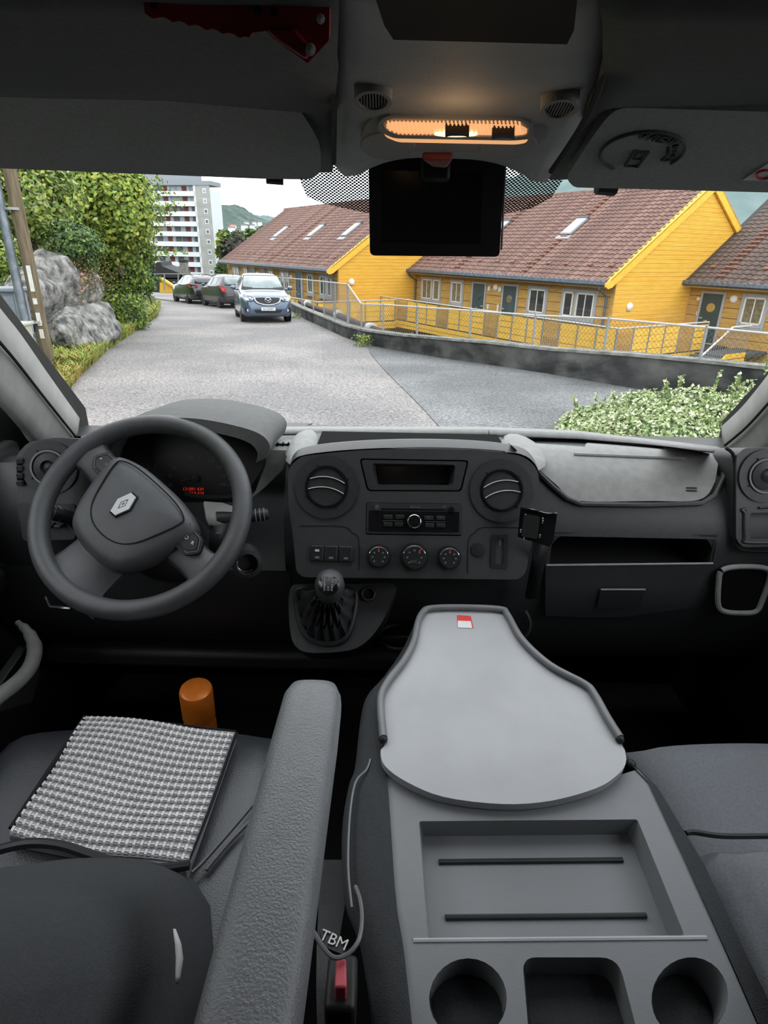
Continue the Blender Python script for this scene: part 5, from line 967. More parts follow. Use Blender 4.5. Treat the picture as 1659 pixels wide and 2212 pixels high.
for f in (1., .92, .80, .62, .42, .30, .22):
    r = []
    for i, p in enumerate(ringp):
        b0_ = GP.at(p.x, p.y, .002); c_ = kn.lerp(ktop, 1-f); q = c_+(b0_-kn)*f*(1 if f > .9 else .92); q += GPN*(.012*sin(i*2.1+f*9)*(1 if .25 < f < .95 else 0)+(.02 if .4 < f < .9 else 0)); r.append(q)
    rows.append(r)
part('gaiter', 'leather', lev, lambda b: b.loft(rows, True), smooth=True, angle=60)
kd = (ktop-kn).normalized()
part('knob', 'wheel_rubber', lev, lambda b: b.lathe([(.009, -.075), (.011, -.06), (.019, -.035), (.026, -.010), (.0275, .008), (.024, .024), (.014, .033), (0, .036)], ktop, kd, 26), smooth=True)
cn_ = (V((0, -.82, .55))).normalized(); part('shift_cap', 'gloss_black', lev, lambda b: b.lathe([(.0195, .012), (.019, .0255), (.012, .029), (0, .0302)], ktop+kd*.004, cn_, 26), smooth=True)
kx = V((1, 0, 0)); ky = cn_.cross(kx); ky = ky if ky.z > 0 else -ky; kc = ktop+kd*.004+cn_*.0306
part('shift_pattern', 'print_white', lev, lambda b: [b.box(kc+kx*x, (.0009, .013, .0006), (kx, ky, cn_)) for x in (-.007, 0, .007)]+[b.box(kc, (.0149, .0009, .0006), (kx, ky, cn_))])
for s_, x, y in (('1', -.007, .009), ('3', 0, .009), ('5', .007, .009), ('2', -.007, -.009), ('4', 0, -.009), ('6', .007, -.009)): text('gear_number', s_, .0052, kc+kx*x+ky*y-cn_*.001, kx, ky, 'print_white', lev, .0002)
sk = part('power_socket', 'plastic_black', gc, lambda b: b.lathe([(.0165, 0), (.016, .004), (.012, .004), (.011, -.02), (0, -.02)], GP.at(796, 1283, .0), GPN, 26), smooth=True, angle=30)
part('socket_ring', 'chrome_in', sk, lambda b: b.tube([GP.at(796, 1283, .0045)+(ga*cos(t)+gb_*sin(t))*.0125 for t in [2*pi*k/26 for k in range(26)]], .0013, 6, True), smooth=True)
part('cup_holder_ring', 'plastic_dark', gc, lambda b: b.tube([atZ(862, 1375, 1.06)+V((cos(t)*.042, sin(t)*.042, 0)) for t in [2*pi*k/28 for k in range(28)]], .003, 6, True), smooth=True)
part('cup_holder_arm', 'plastic_mid', gc, lambda b: b.tube(crom([atY(1133, 1318, 1.02), atY(1143, 1340, 1.02), atY(1141, 1362, 1.02), atY(1132, 1375, 1.02)], 4), .005, 6), smooth=True)
# ---- steering column and wheel
SC = V((-.430, .968, 1.367)); SN = V((0, -cos(radians(46)), sin(radians(46)))); SA = V((1, 0, 0)); SB = SN.cross(SA); SB = SB if SB.z > 0 else -SB
col = thing('steering_column', 'dark steering column shroud with two control stalks', 'steering column', SC-SN*.2)
part('shroud', 'plastic_mid', col, lambda b: b.loft([[SC-SN*d+SA*(w*cos(t))+SB*(h*sin(t)-.015) for t in [2*pi*k/16 for k in range(16)]] for d, w, h in ((.035, .055, .05), (.06, .085, .06), (.12, .095, .065), (.20, .09, .06))], True, True), smooth=True)
part('upper_shroud', 'plastic_pad', col, lambda b: b.loft([[atY(x, y, Y) for x, y, Y in r] for r in ([(440, 1085, 1.03), (445, 1120, 1.0), (450, 1135, .99)], [(480, 1088, 1.05), (480, 1120, 1.02), (480, 1140, 1.0)], [(515, 1100, 1.05), (510, 1118, 1.03), (500, 1140, 1.01)])]), smooth=True, solid=.006)
def stalk(pts, r, label, ring):
    s = part('stalk', 'plastic_black', col, lambda b: b.tube(crom(pts, 5), r, 14), smooth=True, label=label)
    for t in ring: c = pts[-1].lerp(pts[-2], t); d = (pts[-1]-pts[-2]).normalized(); part('stalk_ring', 'print_dim', s, lambda b: b.lathe([(.0128, -.001), (.0135, -.001), (.0135, .001), (.0128, .001)], c, d, 16))
    return s
n1 = 16
stl = stalk([atY(172, 1125, 1.04), atY(150, 1118, 1.02), atY(108, 1108, 1.00)], [.020, .020, .019, .017, .014, .0125, .0125, .013, .013, .013, .0125], 'black light stalk with printed symbols', (.1, .5))
for x in (118, 128): part('stalk_symbol', 'print_white', stl, lambda b: b.box(atY(x, 1097, .988), (.006, .002, .005)))
str_ = stalk([atY(470, 1125, 1.02), atY(520, 1118, 1.03), atY(580, 1111, 1.04)], [.018, .017, .016, .014, .012, .011, .011, .0115, .012, .012, .009], 'black wiper stalk ending in a ribbed tip', (.15, .3, .45))
part('stalk_wheel', 'plastic_black', col, lambda b: b.loft([[atY(x, y, Y) for x, y, Y in r] for r in ([(458, 1140, 1.0), (452, 1175, .98), (455, 1200, .97)], [(498, 1130, 1.0), (500, 1165, .99), (495, 1200, .98)])]), solid=.02, smooth=True)
part('stalk_symbol', 'print_dim', col, lambda b: b.box(atY(471, 1157, .965), (.007, .002, .010)))
ig = part('ignition_barrel', 'plastic_dark', col, lambda b: b.lathe([(.030, -.03), (.028, .012), (.020, .014), (.018, -.005), (0, -.005)], atY(533, 1215, .99), V((.3, -.9, .2)), 22), smooth=True, angle=30)
part('ignition_ring', 'chrome_in', ig, lambda b: b.tube([atY(533, 1215, .985)+(V((.95, .3, 0))*cos(t)+V((0, .2, .97))*sin(t))*.018 for t in [pi*.9+pi*.8*k/14 for k in range(15)]], .0012, 5), smooth=True)
wh = thing('steering_wheel', 'black three-spoke steering wheel turned partly clockwise with a diamond badge', 'steering wheel', SC)
RW = .178; TR = .0185; ROT = radians(-40)
def W(r, a, h=0.): a += ROT; return SC+(SA*cos(a)+SB*sin(a))*r+SN*h
part('rim', 'wheel_rubber', wh, lambda b: b.loft([[W(RW+TR*cos(t)*.95, 2*pi*k/80, TR*sin(t)*1.05) for t in [2*pi*j/14 for j in range(14)]] for k in range(80)], True, False, True), smooth=True)
def spoke(a0, w0, w1, h0, name='spoke'):
    rows = []
    for k in range(9):
        t = k/8; r = .055+(RW-.050)*t; w = w0+(w1-w0)*t+(.020*(t-.72)/.28*(1.0) if t > .72 else 0); h = h0*(1-t)-.006; th = .018-.004*t
        c = lambda s, z: SC+(SA*cos(a0+ROT)+SB*sin(a0+ROT))*r+(SB*cos(a0+ROT)-SA*sin(a0+ROT))*(s*w)+SN*(h+z)
        rows.append([c(-1, 0), c(-.8, th*.7), c(0, th), c(.8, th*.7), c(1, 0), c(.8, -th*.8), c(0, -th), c(-.8, -th*.8)])
    return part(name, 'wheel_rubber', wh, lambda b: b.loft(rows, True, True), smooth=True, angle=60)
sL, sR, sB = spoke(radians(176), .034, .028, -.004), spoke(radians(0), .034, .028, -.004), spoke(radians(-88), .052, .060, -.010)
hub_o = [(0, .060), (.05, .058), (.092, .048), (.108, .034), (.104, .0), (.088, -.055), (.066, -.092), (.032, -.106), (0, -.108), (-.032, -.106), (-.066, -.092), (-.088, -.055), (-.104, .0), (-.108, .034), (-.092, .048), (-.05, .058)]
def H(x, y, h): return SC+(SA*cos(ROT)+SB*sin(ROT))*x+(SB*cos(ROT)-SA*sin(ROT))*y+SN*h
ho = crom([V((*p, 0)) for p in hub_o], 4, True)
part('hub_cover', 'wheel_rubber', wh, lambda b: b.loft([[H(p.x*f, p.y*f, h) for p in ho] for f, h in ((.9, -.03), (1.0, -.012), (1.02, .004), (1.0, .016), (.95, .025), (.85, .031), (.65, .035), (.40, .0375), (.2, .038), (.01, .0383))], True, True), smooth=True, angle=70)
pad_o = [(0, .050), (.05, .048), (.080, .040), (.086, .028), (.074, -.008), (.056, -.046), (.032, -.066), (0, -.072), (-.032, -.066), (-.056, -.046), (-.074, -.008), (-.086, .028), (-.080, .040), (-.05, .048)]
part('pad_seam', 'seam', wh, lambda b: b.tube([H(p.x, p.y, .0332+.0044*(1-min(1, (p.x**2+p.y**2)/.0085))) for p in crom([V((*q, 0)) for q in pad_o], 5, True)], .0014, 6, True), smooth=True)
# diamond badge
def D(x, y, h=0): return H(-.009+x, -.013+y, .0415+h)
dm = lambda s: [D(-.0075*s, .0125*s), D(.0075*s, .0125*s) if False else D(.0, .0225*s), D(.0135*s, 0), D(0, -.0225*s), D(-.0135*s, 0)]
hexo = [(-.006, .0225), (.006, .0225), (.0145, 0), (.006, -.0225), (-.006, -.0225), (-.0145, 0)]
part('badge_back', 'gloss_black', wh, lambda b: b.prism([D(x*1.18, y*1.12, -.004) for x, y in hexo], SN*.003))
mat('badge_silver', (.72, .73, .75), .3, .6, .45)
bd = part('badge', 'badge_silver', wh, lambda b: b.holed([D(x, y, .002) for x, y in hexo], [[D(x*.45, y*.50, .002) for x, y in ((0, .024), (.013, 0), (0, -.024), (-.013, 0))]], SN, .005, [.004]), bevel=.0008)
part('badge_centre', 'badge_silver', bd, lambda b: b.holed([D(x*.32, y*.36, .002) for x, y in ((0, .024), (.013, 0), (0, -.024), (-.013, 0))], [[D(x*.16, y*.18, .002) for x, y in ((0, .024), (.013, 0), (0, -.024), (-.013, 0))]], SN, .003, [.0025]))
for sgn, sp, t1, t2 in ((-1, sL, '+', '-'), (1, sR, 'R', 'O')):
    q = lambda x, y, h=0: H(sgn*x, y, h)
    pod = part('switch_pod', 'plastic_black', wh, lambda b: b.prism(rc([q(.085, .038, .006), q(.128, .036, .004), q(.142, .014, .002), q(.125, -.006, .002), q(.090, -.004, .006)], .008), SN*.012), bevel=.002)
    part('switch_key', 'plastic_dark', pod, lambda b: b.prism(rc([q(.098, .031, .017), q(.122, .030, .015), q(.133, .014, .013), q(.120, .002, .013), q(.098, .003, .017)], .005), SN*.003), bevel=.001)
    part('key_trim', 'print_dim', pod, lambda b: b.tube(rc([q(.094, .034, .0185), q(.124, .033, .017), q(.137, .014, .015), q(.122, -.002, .015)], .004), .0006, 5))
    for tx, x_, y_ in ((t1, .122, .018), (t2, .107, .018)): text('key_text', tx, .009, q(x_, y_, .021), SA*cos(ROT*.5)+SB*sin(ROT*.5), SB*cos(ROT*.5)-SA*sin(ROT*.5), 'print_white', pod, .0002)
    part('horn_mark', 'seam', wh, lambda b: b.tube([H(sgn*.094+.004*cos(t), .036+.003*sin(t), .0265) for t in [k*.6 for k in range(8)]], .0005, 4))
text('airbag_text', 'AIRBAG', .009, H(-.010, -.092, .0262), SA*cos(ROT*.3)+SB*sin(ROT*.3), SB, 'plastic_dark', wh, .0004)
# ---- phone holder clipped beside the radio
ph = thing('phone_holder', 'empty black phone holder plate clipped beside the centre panel', 'phone holder', atY(1160, 1180, 1.02)); PHP = Plane(atY(1160, 1130, .985), V((-.18, -.9, .35)))
phq = lambda x, y, o=0: PHP.at(x, y, o)
part('plate', 'gloss_black', ph, lambda b: b.prism(PHP.px([(p.x, p.y) for p in rc([(1124, 1098), (1204, 1112), (1196, 1165), (1188, 1182), (1118, 1160)], 4)]), -PHP.n*.004), bevel=.001)
part('top_lip', 'gloss_black', ph, lambda b: b.tube(crom([phq(1124, 1097, .004), phq(1150, 1102, .002), phq(1180, 1110, .002), phq(1204, 1110, .006)], 4), .0022, 6), smooth=True)
part('lip_glint', 'chrome_in', ph, lambda b: b.tube([phq(1150, 1101, .0045), phq(1203, 1109.5, .0085)], .0007, 5))
part('clamp_block', 'plastic_black', ph, lambda b: b.prism(PHP.px([(p.x, p.y) for p in rc([(1132, 1110), (1166, 1116), (1160, 1164), (1126, 1158)], 4)]), PHP.n*.006), bevel=.0015)
for x, y in ((1172, 1122), (1172, 1127), (1166, 1158), (1125, 1147), (1132, 1162), (1135, 1114)): part('claw', 'chrome_in', ph, lambda b: b.box(phq(x, y, .003), (.003, .003, .007)), bevel=.0008)
part('arm', 'plastic_black', ph, lambda b: b.loft([[atY(x, y, Y) for x, y, Y in r] for r in ([(1150, 1165, .995), (1185, 1175, .995)], [(1150, 1210, 1.015), (1176, 1215, 1.015)], [(1135, 1290, 1.03), (1160, 1290, 1.03)])]), solid=.012, smooth=True)
# ---- orange spray can
mat('can_orange', (.85, .24, .03), .3, .5, .1, col2=(.75, .19, .02), scale=30); oc = atZ(421, 1478, .99)
can = thing('spray_can', 'orange spray can standing on the floor in front of the driver seat', 'can', V((oc.x, oc.y, FZ)))
part('cap', 'can_orange', can, lambda b: b.lathe([(.033, 0), (.033, .07), (.031, .076), (.026, .079), (0, .080)], V((oc.x, oc.y, .91)), V((.05, -.12, 1)), 28), smooth=True, angle=30)
part('body', 'can_orange', can, lambda b: b.lathe([(.032, 0), (.033, .01), (.033, .34), (.029, .36)], V((oc.x, oc.y, FZ)), ZZ, 28), smooth=True, angle=30); part('text_band', 'plastic_black', can, lambda b: b.lathe([(.0333, .20), (.0334, .30)], V((oc.x, oc.y, FZ)), ZZ, 28, False))
# ---- driver seat
ds_ = thing('driver_car_seat', 'black leather-trimmed driver seat with a woven grey centre', 'seat', (-.38, .5, FZ)); SP = Plane((0, .67, 1.05), V((0, -.1, 1)))
def cushion(b, x0, x1, y0, y1, zt, th, crown_, slope, bol=0., nx=16, ny=12, yc=0.):
    rows = []
    for i in range(ny+1):
        v = i/ny; r = []
        for j in range(nx+1):
            u = j/nx; e = (1-(2*u-1)**8)*(1-(2*v-1)**8); z = zt+slope*(y0+(y1-y0)*v-.67)-th*.45*(1-e)+crown_*(1-(2*u-1)**2)+bol*(abs(2*u-1)**4)*(1-abs(2*u-1)**14)
            r.append(V((x0+(x1-x0)*u, y0+(y1-y0)*v+yc*(1-(2*u-1)**2)*v, z)))
        rows.append(r)
    b.loft(rows); bt = [[V((p.x, p.y, zt-th)) for p in r] for r in (rows[0], rows[-1])]
    b.loft([bt[0], rows[0]]); b.loft([rows[-1], bt[1]]); b.loft([[r[0] for r in rows], [V((r[0].x, r[0].y, zt-th)) for r in rows]]); b.loft([[V((r[-1].x, r[-1].y, zt-th)) for r in rows], [r[-1] for r in rows]])
part('seat_cushion', 'leather', ds_, lambda b: cushion(b, -.655, -.135, .26, .80, 1.035, .16, .004, .1, .035, 22, 14, .045), smooth=True, angle=60)
part('seat_base', 'plastic_black', ds_, lambda b: b.box((-.395, .5, .74), (.44, .44, .36)), bevel=.02)
wv = [(185, 1551), (508, 1582), (402, 1880), (20, 1808)]
def weave():
    mat('weave_light', (.66, .66, .63), .9, .1, scale=60); mat('weave_dark', (.24, .235, .25), .9, .1, scale=60); mat('weave_mid', (.36, .355, .375), .9, .1, scale=60)
    c = [SP.at(x, y, .010) for x, y in wv]; R, Cn = 18, 25; vs, fs, mi = [], [], []
    Q = lambda u, v: c[0].lerp(c[1], u).lerp(c[3].lerp(c[2], u), v)+V((0, .006*sin(u*5+v*3), .002+.002*sin(v*9)))
    def pill(u0, u1, v0, v1, h, m):
        i = len(vs); a = [Q(u0, v0), Q(u1, v0), Q(u1, v1), Q(u0, v1)]; k = (u1-u0)*.12; l = (v1-v0)*.15; t = [Q(u0+k, v0+l), Q(u1-k, v0+l), Q(u1-k, v1-l), Q(u0+k, v1-l)]
        vs.extend([tuple(p) for p in a]+[tuple(p+V((0, 0, h))) for p in t]); fs.extend([(i+4, i+7, i+6, i+5)]+[(i+j, i+4+j, i+4+(j+1) % 4, i+(j+1) % 4) for j in range(4)]); mi.extend([m]*5)
    for r in range(R):
        v0 = r/R; d = 1/R
        for k in range(Cn):
            u0 = k/Cn; e = 1/Cn
            pill(u0-e*.02, u0+e*.42, v0+d*.02, v0+d*.84, .0040, 0); pill(u0+e*.38, u0+e*1.0, v0+d*.06, v0+d*.36, .0026, 2); pill(u0+e*.38, u0+e*1.0, v0+d*.54, v0+d*.84, .0026, 1); pill(u0+e*.36, u0+e*1.02, v0+d*.34, v0+d*.55, .0034, 0)
        for k in range(9): pill(k/9, (k+1)/9, v0+d*.82, v0+d*.98, .0012, 1)
    me = bpy.data.meshes.new('woven_panel'); me.from_pydata(vs, [], fs)
    for m in ('weave_light', 'weave_dark', 'weave_mid'): me.materials.append(MATS[m])
    me.polygons.foreach_set('material_index', mi); link('woven_panel', me, ds_, label='grey and white woven fabric', kind='stuff')
    part('woven_backing', 'weave_mid' if False else 'weave_dark', ds_, lambda b: b.prism([p+V((0, 0, .0005)) for p in c], V((0, 0, -.02))))
weave()
pipe_ = lambda pts, r=.0035, m='leather', o=.006: part('piping', m, ds_, lambda b: b.tube(crom([SP.at(x, y, o) for x, y in pts], 5), r, 6), smooth=True)
pipe_([(185, 1549), (110, 1660), (25, 1790)], .005, 'seam', .012); pipe_([(512, 1582), (460, 1730), (402, 1875)], .0018, 'seam', .010); pipe_([(183, 1548), (340, 1560), (510, 1580)], .0018, 'seam', .010); pipe_([(598, 1590), (590, 1660), (560, 1720), (450, 1850), (415, 1885)], .003, 'leather', .005); pipe_([(555, 1760), (500, 1815), (445, 1880)], .003, 'leather', .0)
# backrest: leans back past the camera's side
def backrest():
    rows = []; prof = [(.55, 1.00), (.535, 1.05), (.512, 1.095), (.462, 1.155), (.40, 1.225), (.335, 1.30), (.27, 1.38), (.205, 1.455), (.145, 1.52), (.08, 1.56), (.02, 1.57), (-.02, 1.52), (.04, 1.38), (.2, 1.05)]
    for j in range(21):
        u = j/20; x = -.66+.47*u; k = abs(2*u-1); r = []
        for i, (y, z) in enumerate(prof):
            f = 1-k**6*.0; bulge = (.022*(k**3)-.012 if i < 9 else 0)+.010*cos(u*9.5)*(1 if i < 5 else 0); wv_ = .20+(y-.20)*(1-.30*k**10); r.append(V((x, wv_+bulge*(1-k**12), z-.05*k**8)))
        rows.append(r)
    part('backrest', 'fabric', ds_, lambda b: b.loft(rows, True, True), smooth=True, angle=75)
    part('backrest_piping', 'plastic_black', ds_, lambda b: b.tube(crom([atZ(x, y, z) for x, y, z in [(-20, 1840, 1.10), (60, 1822, 1.11), (130, 1826, 1.11), (200, 1848, 1.105), (280, 1872, 1.10), (350, 1876, 1.10), (410, 1868, 1.10)]], 5), .006, 8), smooth=True)
backrest()
# armrest
def arm(b):
    rows = []
    for y, xl, xr, zt, th in ((.575, -.092, -.066, 1.325, .03), (.570, -.108, -.052, 1.330, .045), (.555, -.114, -.046, 1.332, .055), (.50, -.116, -.046, 1.332, .058), (.40, -.119, -.048, 1.332, .06), (.30, -.122, -.050, 1.331, .065), (.22, -.124, -.052, 1.330, .07), (.15, -.125, -.054, 1.328, .075), (.06, -.125, -.056, 1.32, .08)):
        w = (xr-xl)/2; c = (xl+xr)/2; s = [(c+w*cos(t)*abs(cos(t))**-.35 if abs(cos(t)) > .02 else c, sin(t)) for t in [2*pi*k/24 for k in range(24)]]
        rows.append([V((x, y, zt-th/2+th/2*(abs(v)**.45)*(1 if v > 0 else -1))) for x, v in s])
    b.loft(rows, True, True)
ar = part('armrest', 'leather_arm', ds_, arm, smooth=True, angle=60, label='grained grey fold-down armrest')
part('pivot', 'plastic_black', ar, lambda b: b.lathe([(.035, 0), (.035, .05)], (-.14, .14, 1.28), (1, 0, 0), 20))
# ---- folded middle seat: table top, tray and upholstery
ms = thing('middle_seat', 'folded middle seat whose back forms a grey table with tray', 'seat', (.2, .6, FZ)); TN = V((0, -.15, 1)).normalized(); TP = Plane((0, .577, 1.12), TN)
tb = [(832, 1600), (826, 1500), (845, 1462), (876, 1424), (898, 1382), (908, 1340), (920, 1322), (940, 1316), (1078, 1320), (1090, 1328), (1126, 1386), (1186, 1442), (1260, 1480), (1282, 1504), (1336, 1598), (1350, 1622), (1352, 1648), (1336, 1672), (1290, 1702), (1190, 1730), (1085, 1737), (960, 1722), (880, 1690), (832, 1655), (822, 1622)]
tbl = part('table_top', 'table_grey', ms, lambda b: b.prism(TP.px([(p.x, p.y) for p in crom([V((*p, 0)) for p in tb], 4, True)], 0), -TN*.014), bevel=.003, seg=2)
rl = [(828, 1593), (823, 1540), (824, 1500), (842, 1466), (872, 1428), (894, 1386), (903, 1345), (912, 1325), (930, 1314), (1000, 1312), (1080, 1316), (1096, 1328), (1128, 1382), (1188, 1437), (1262, 1477), (1284, 1500), (1312, 1550), (1339, 1593)]
part('table_rail', 'rail_grey', ms, lambda b: b.tube(crom([TP.at(x, y, .006) for x, y in rl], 5), .0062, 10), smooth=True)
for x, y in (rl[0], rl[-1]): part('rail_end', 'plastic_black', ms, lambda b: b.ball(TP.at(x, y+4, .004), .0066), smooth=True)
T2 = Plane(TP.p-TN*.016, TN)
trp = [(822, 1640), (836, 1662), (960, 1690), (1090, 1700), (1250, 1690), (1345, 1672), (1378, 1662), (1402, 1690), (1480, 1860), (1560, 2040), (1660, 2270), (1690, 2340), (900, 2340), (880, 2150), (862, 2000), (840, 1800)]
trh = rc([(905, 1774), (1377, 1770), (1481, 2026), (925, 2031)], [6, 6, 16, 16]); cup1 = circ(1011, 2158, 84, 88); cup2 = rc([(1128, 2068), (1335, 2068), (1400, 2320), (1150, 2320)], [30, 40, 20, 20]); cup3 = circ(1490, 2155, 82, 88, rot=.35)
px2 = lambda L, o=0: T2.px([(p.x, p.y) for p in L], o)
tray = part('tray', 'tray_grey', ms, lambda b: b.holed(px2([V(p) for p in trp]), [px2(trh), px2(cup1), px2(cup2), px2(cup3)], TN, .035, [.032, .06, .05, .06], shrink=.965), bevel=.004, seg=3)
for a in ([(948, 1862), (1345, 1858)], [(962, 1982), (1396, 1978)]): part('groove_shade', 'plastic_dark', tray, lambda b: b.tube([Plane(T2.p-TN*.031, TN).at(x, y) for x, y in a], .0035, 8), smooth=True)  # dark raised bars; their colour stands in for the shade of grooves
for a in ([(893, 2033), (1526, 2027)], ): part('tray_lip', 'table_grey', tray, lambda b: b.tube([T2.at(x, y, -.001) for x, y in a], [.003, .003], 8), smooth=True)
fold = [(905, 1338, .0), (878, 1400, -.02), (838, 1460, -.03), (800, 1505, -.035), (786, 1560, -.035), (775, 1660, -.035), (762, 1700, -.05), (748, 1800, -.06), (755, 1950, -.07), (790, 2050, -.08), (815, 2212, -.09)]
inn = [(930, 1340), (900, 1400), (870, 1450), (840, 1490), (832, 1560), (832, 1660), (838, 1700), (845, 1800), (856, 1950), (872, 2050), (890, 2212)]
part('upholstery', 'fabric', ms, lambda b: b.loft([[TP.at(ix, iy, -.012), TP.at((ix+x)/2, (iy+y)/2, -.010), TP.at(x, y, -.02), TP.at(x, y, -.05)+V((-.006, 0, 0)), TP.at(x, y, -.16)+V((0, 0, 0))] for (x, y, o), (ix, iy) in zip([(p.x, p.y, 0) for p in crom([V((a, b_, 0)) for a, b_, c in fold], 4)], [(p.x, p.y) for p in crom([V((*p, 0)) for p in inn], 4)])]), smooth=True, angle=70)
part('upholstery', 'fabric', ms, lambda b: b.loft([[TP.at(ix, iy, -.014), TP.at(x, y, -.024), TP.at(x, y, -.20)] for (ix, iy), (x, y) in zip([(1090, 1326), (1124, 1390), (1186, 1445), (1262, 1486), (1290, 1510), (1352, 1640), (1400, 1690), (1480, 1860), (1580, 2080), (1650, 2240)], [(1096, 1330), (1128, 1386), (1190, 1441), (1266, 1481), (1296, 1506), (1360, 1640), (1420, 1700), (1520, 1865), (1620, 2080), (1700, 2240)])]), smooth=True, angle=70)
part('upholstery_seam', 'rail_grey', ms, lambda b: b.tube(crom([TP.at(x, y, -.010) for x, y in [(800, 1640), (792, 1662), (768, 1690), (756, 1760), (752, 1870), (760, 1960)]], 4), .0016, 5), smooth=True)
part('seat_under', 'fabric', ms, lambda b: b.box((.215, .60, .90), (.36, .56, .28)), bevel=.05, seg=4)
part('seat_pedestal', 'plastic_black', ms, lambda b: b.box((.215, .58, .66), (.34, .46, .22)), bevel=.02)
part('recliner_knob', 'plastic_black', ms, lambda b: b.ball(TP.at(1362, 1652, -.02), .008), smooth=True)
# sticker on the table
mat('sticker_white', (.75, .75, .75), .5); mat('sticker_bright', (.72, .05, .04), .45)
for L_, d_ in ((cup1, .058), (cup2, .048), (cup3, .058)):
    c_ = sum(L_, V((0, 0)))/len(L_); part('cup_shade_floor', 'plastic_black', tray, lambda b: b.prism(px2([c_+(p-c_)*.96 for p in L_], -d_), TN*.002)); part('cup_shade_wall', 'plastic_black', tray, lambda b: b.loft([px2([c_+(p-c_)*.985 for p in L_], -.006), px2([c_+(p-c_)*.955 for p in L_], -d_+.001)], True), solid=.0008)  # black inserts added so the grey cup holes look deep in shade
stk = thing('table_sticker', 'small red and white sticker near the front of the table', 'sticker', TP.at(1003, 1342))
part('red_part', 'sticker_bright', stk, lambda b: b.prism(TP.px([(p.x, p.y) for p in rc([(987, 1329), (1017, 1331), (1023, 1357), (989, 1356)], 2)], .0002), TN*.0006)); part('white_part', 'sticker_white', stk, lambda b: b.prism(TP.px([(p.x, p.y) for p in rc([(989, 1341), (1017, 1342), (1020, 1357), (989, 1356)], 2)], .0008), TN*.0004))
# ---- passenger seat
ps = thing('passenger_seat', 'dark grey cloth passenger seat beside the folded middle seat', 'seat', (.66, .5, FZ))
part('seat_cushion', 'fabric_pass', ps, lambda b: cushion(b, .40, .905, .30, .80, 1.045, .16, .008, .05, .012, 20, 14, .02), smooth=True, angle=60)
part('seat_base', 'plastic_black', ps, lambda b: b.box((.66, .5, .72), (.46, .44, .34)), bevel=.03)
part('seat_back', 'fabric', ps, lambda b: b.loft([[V((x, .2+(y-.2)*(1-.35*abs((x-.67)/.23)**8)+.02*abs((x-.67)/.25)**3, z-.06*abs((x-.67)/.23)**8)) for y, z in ((.52, 1.03), (.50, 1.08), (.455, 1.15), (.38, 1.24), (.30, 1.34), (.22, 1.44), (.13, 1.53), (.05, 1.57), (0, 1.5), (.2, 1.0))] for x in [.44+.46*k/14 for k in range(15)]], True, True), smooth=True, angle=75)
part('seat_wedge', 'fabric_pass', ps, lambda b: cushion(b, .43, .905, .36, .565, 1.085, .10, .012, .0, .02, 14, 8), smooth=True, angle=60)
part('seat_seam', 'plastic_black', ps, lambda b: b.tube(crom([atZ(x, y, 1.07) for x, y in [(1482, 1800), (1500, 1798), (1560, 1806), (1660, 1806)]], 5), .004, 6), smooth=True)
# ---- belt buckle and strap between the seats
mat('buckle_red', (.55, .09, .11), .4, .4); mat('webbing', (.05, .05, .052), .8, .2, bump=.8, bscale=500)
bk = thing('seat_belt_buckle', 'belt buckle with a red press button between the seats', 'buckle', (-.03, .3, 1.0)); Z1 = 1.13
part('housing', 'plastic_black', bk, lambda b: b.box(atZ(738, 2150, 1.12), (.030, .05, .05)), bevel=.005)
part('release_button', 'buckle_red', bk, lambda b: b.prism([atZ(x, y, 1.165) for x, y in ((726, 2068), (748, 2070), (749, 2133), (722, 2133))], (0, 0, -.03)), bevel=.002)
part('strap', 'webbing', bk, lambda b: b.loft([[atZ(x, y, z), atZ(x2, y2, z)] for x, y, x2, y2, z in ((690, 1860, 742, 1860, .98), (688, 1960, 745, 1960, 1.02), (684, 2050, 730, 2050, 1.06), (683, 2140, 722, 2140, 1.09), (686, 2240, 722, 2240, 1.10))]), solid=.004)
part('strap_label', 'plastic_black', bk, lambda b: b.prism([atZ(x, y, 1.12) for x, y in ((690, 2006), (720, 2012), (748, 2046), (742, 2062), (700, 2045))], (0, 0, -.006)))
text('label_text', 'TBM', .0165, atZ(721, 2031, 1.1215), atZ(745, 2042, 1.09)-atZ(700, 2022, 1.09), atZ(728, 2010, 1.09)-atZ(722, 2034, 1.09), 'print_white', bk, .0003)
cb_ = thing('looped_cable', 'thin grey cable looping past the red buckle', 'cable', atZ(720, 2060, 1.15)); part('cable', 'rail_grey', cb_, lambda b: b.tube(crom([atZ(x, y, z) for x, y, z in ((664, 1950, 1.19), (668, 1990, 1.18), (690, 2035, 1.175), (720, 2068, 1.17), (752, 2060, 1.17), (775, 2030, 1.17), (782, 1985, 1.16), (778, 1945, 1.15), (768, 1915, 1.13))], 5), .0022, 6), smooth=True)
# white plastic loop hanging from the driver backrest
lp_ = thing('grey_strap_end', 'pale strap end hanging from the side of the driver backrest', 'strap', atZ(390, 2060, 1.2)); part('strap', 'print_white', lp_, lambda b: b.loft([[atZ(x, y, 1.27), atZ(x2, y, 1.27)] for x, x2, y in ((374, 380, 2008), (378, 392, 2040), (380, 396, 2070), (379, 390, 2110), (380, 384, 2125))]), solid=.002, smooth=True)
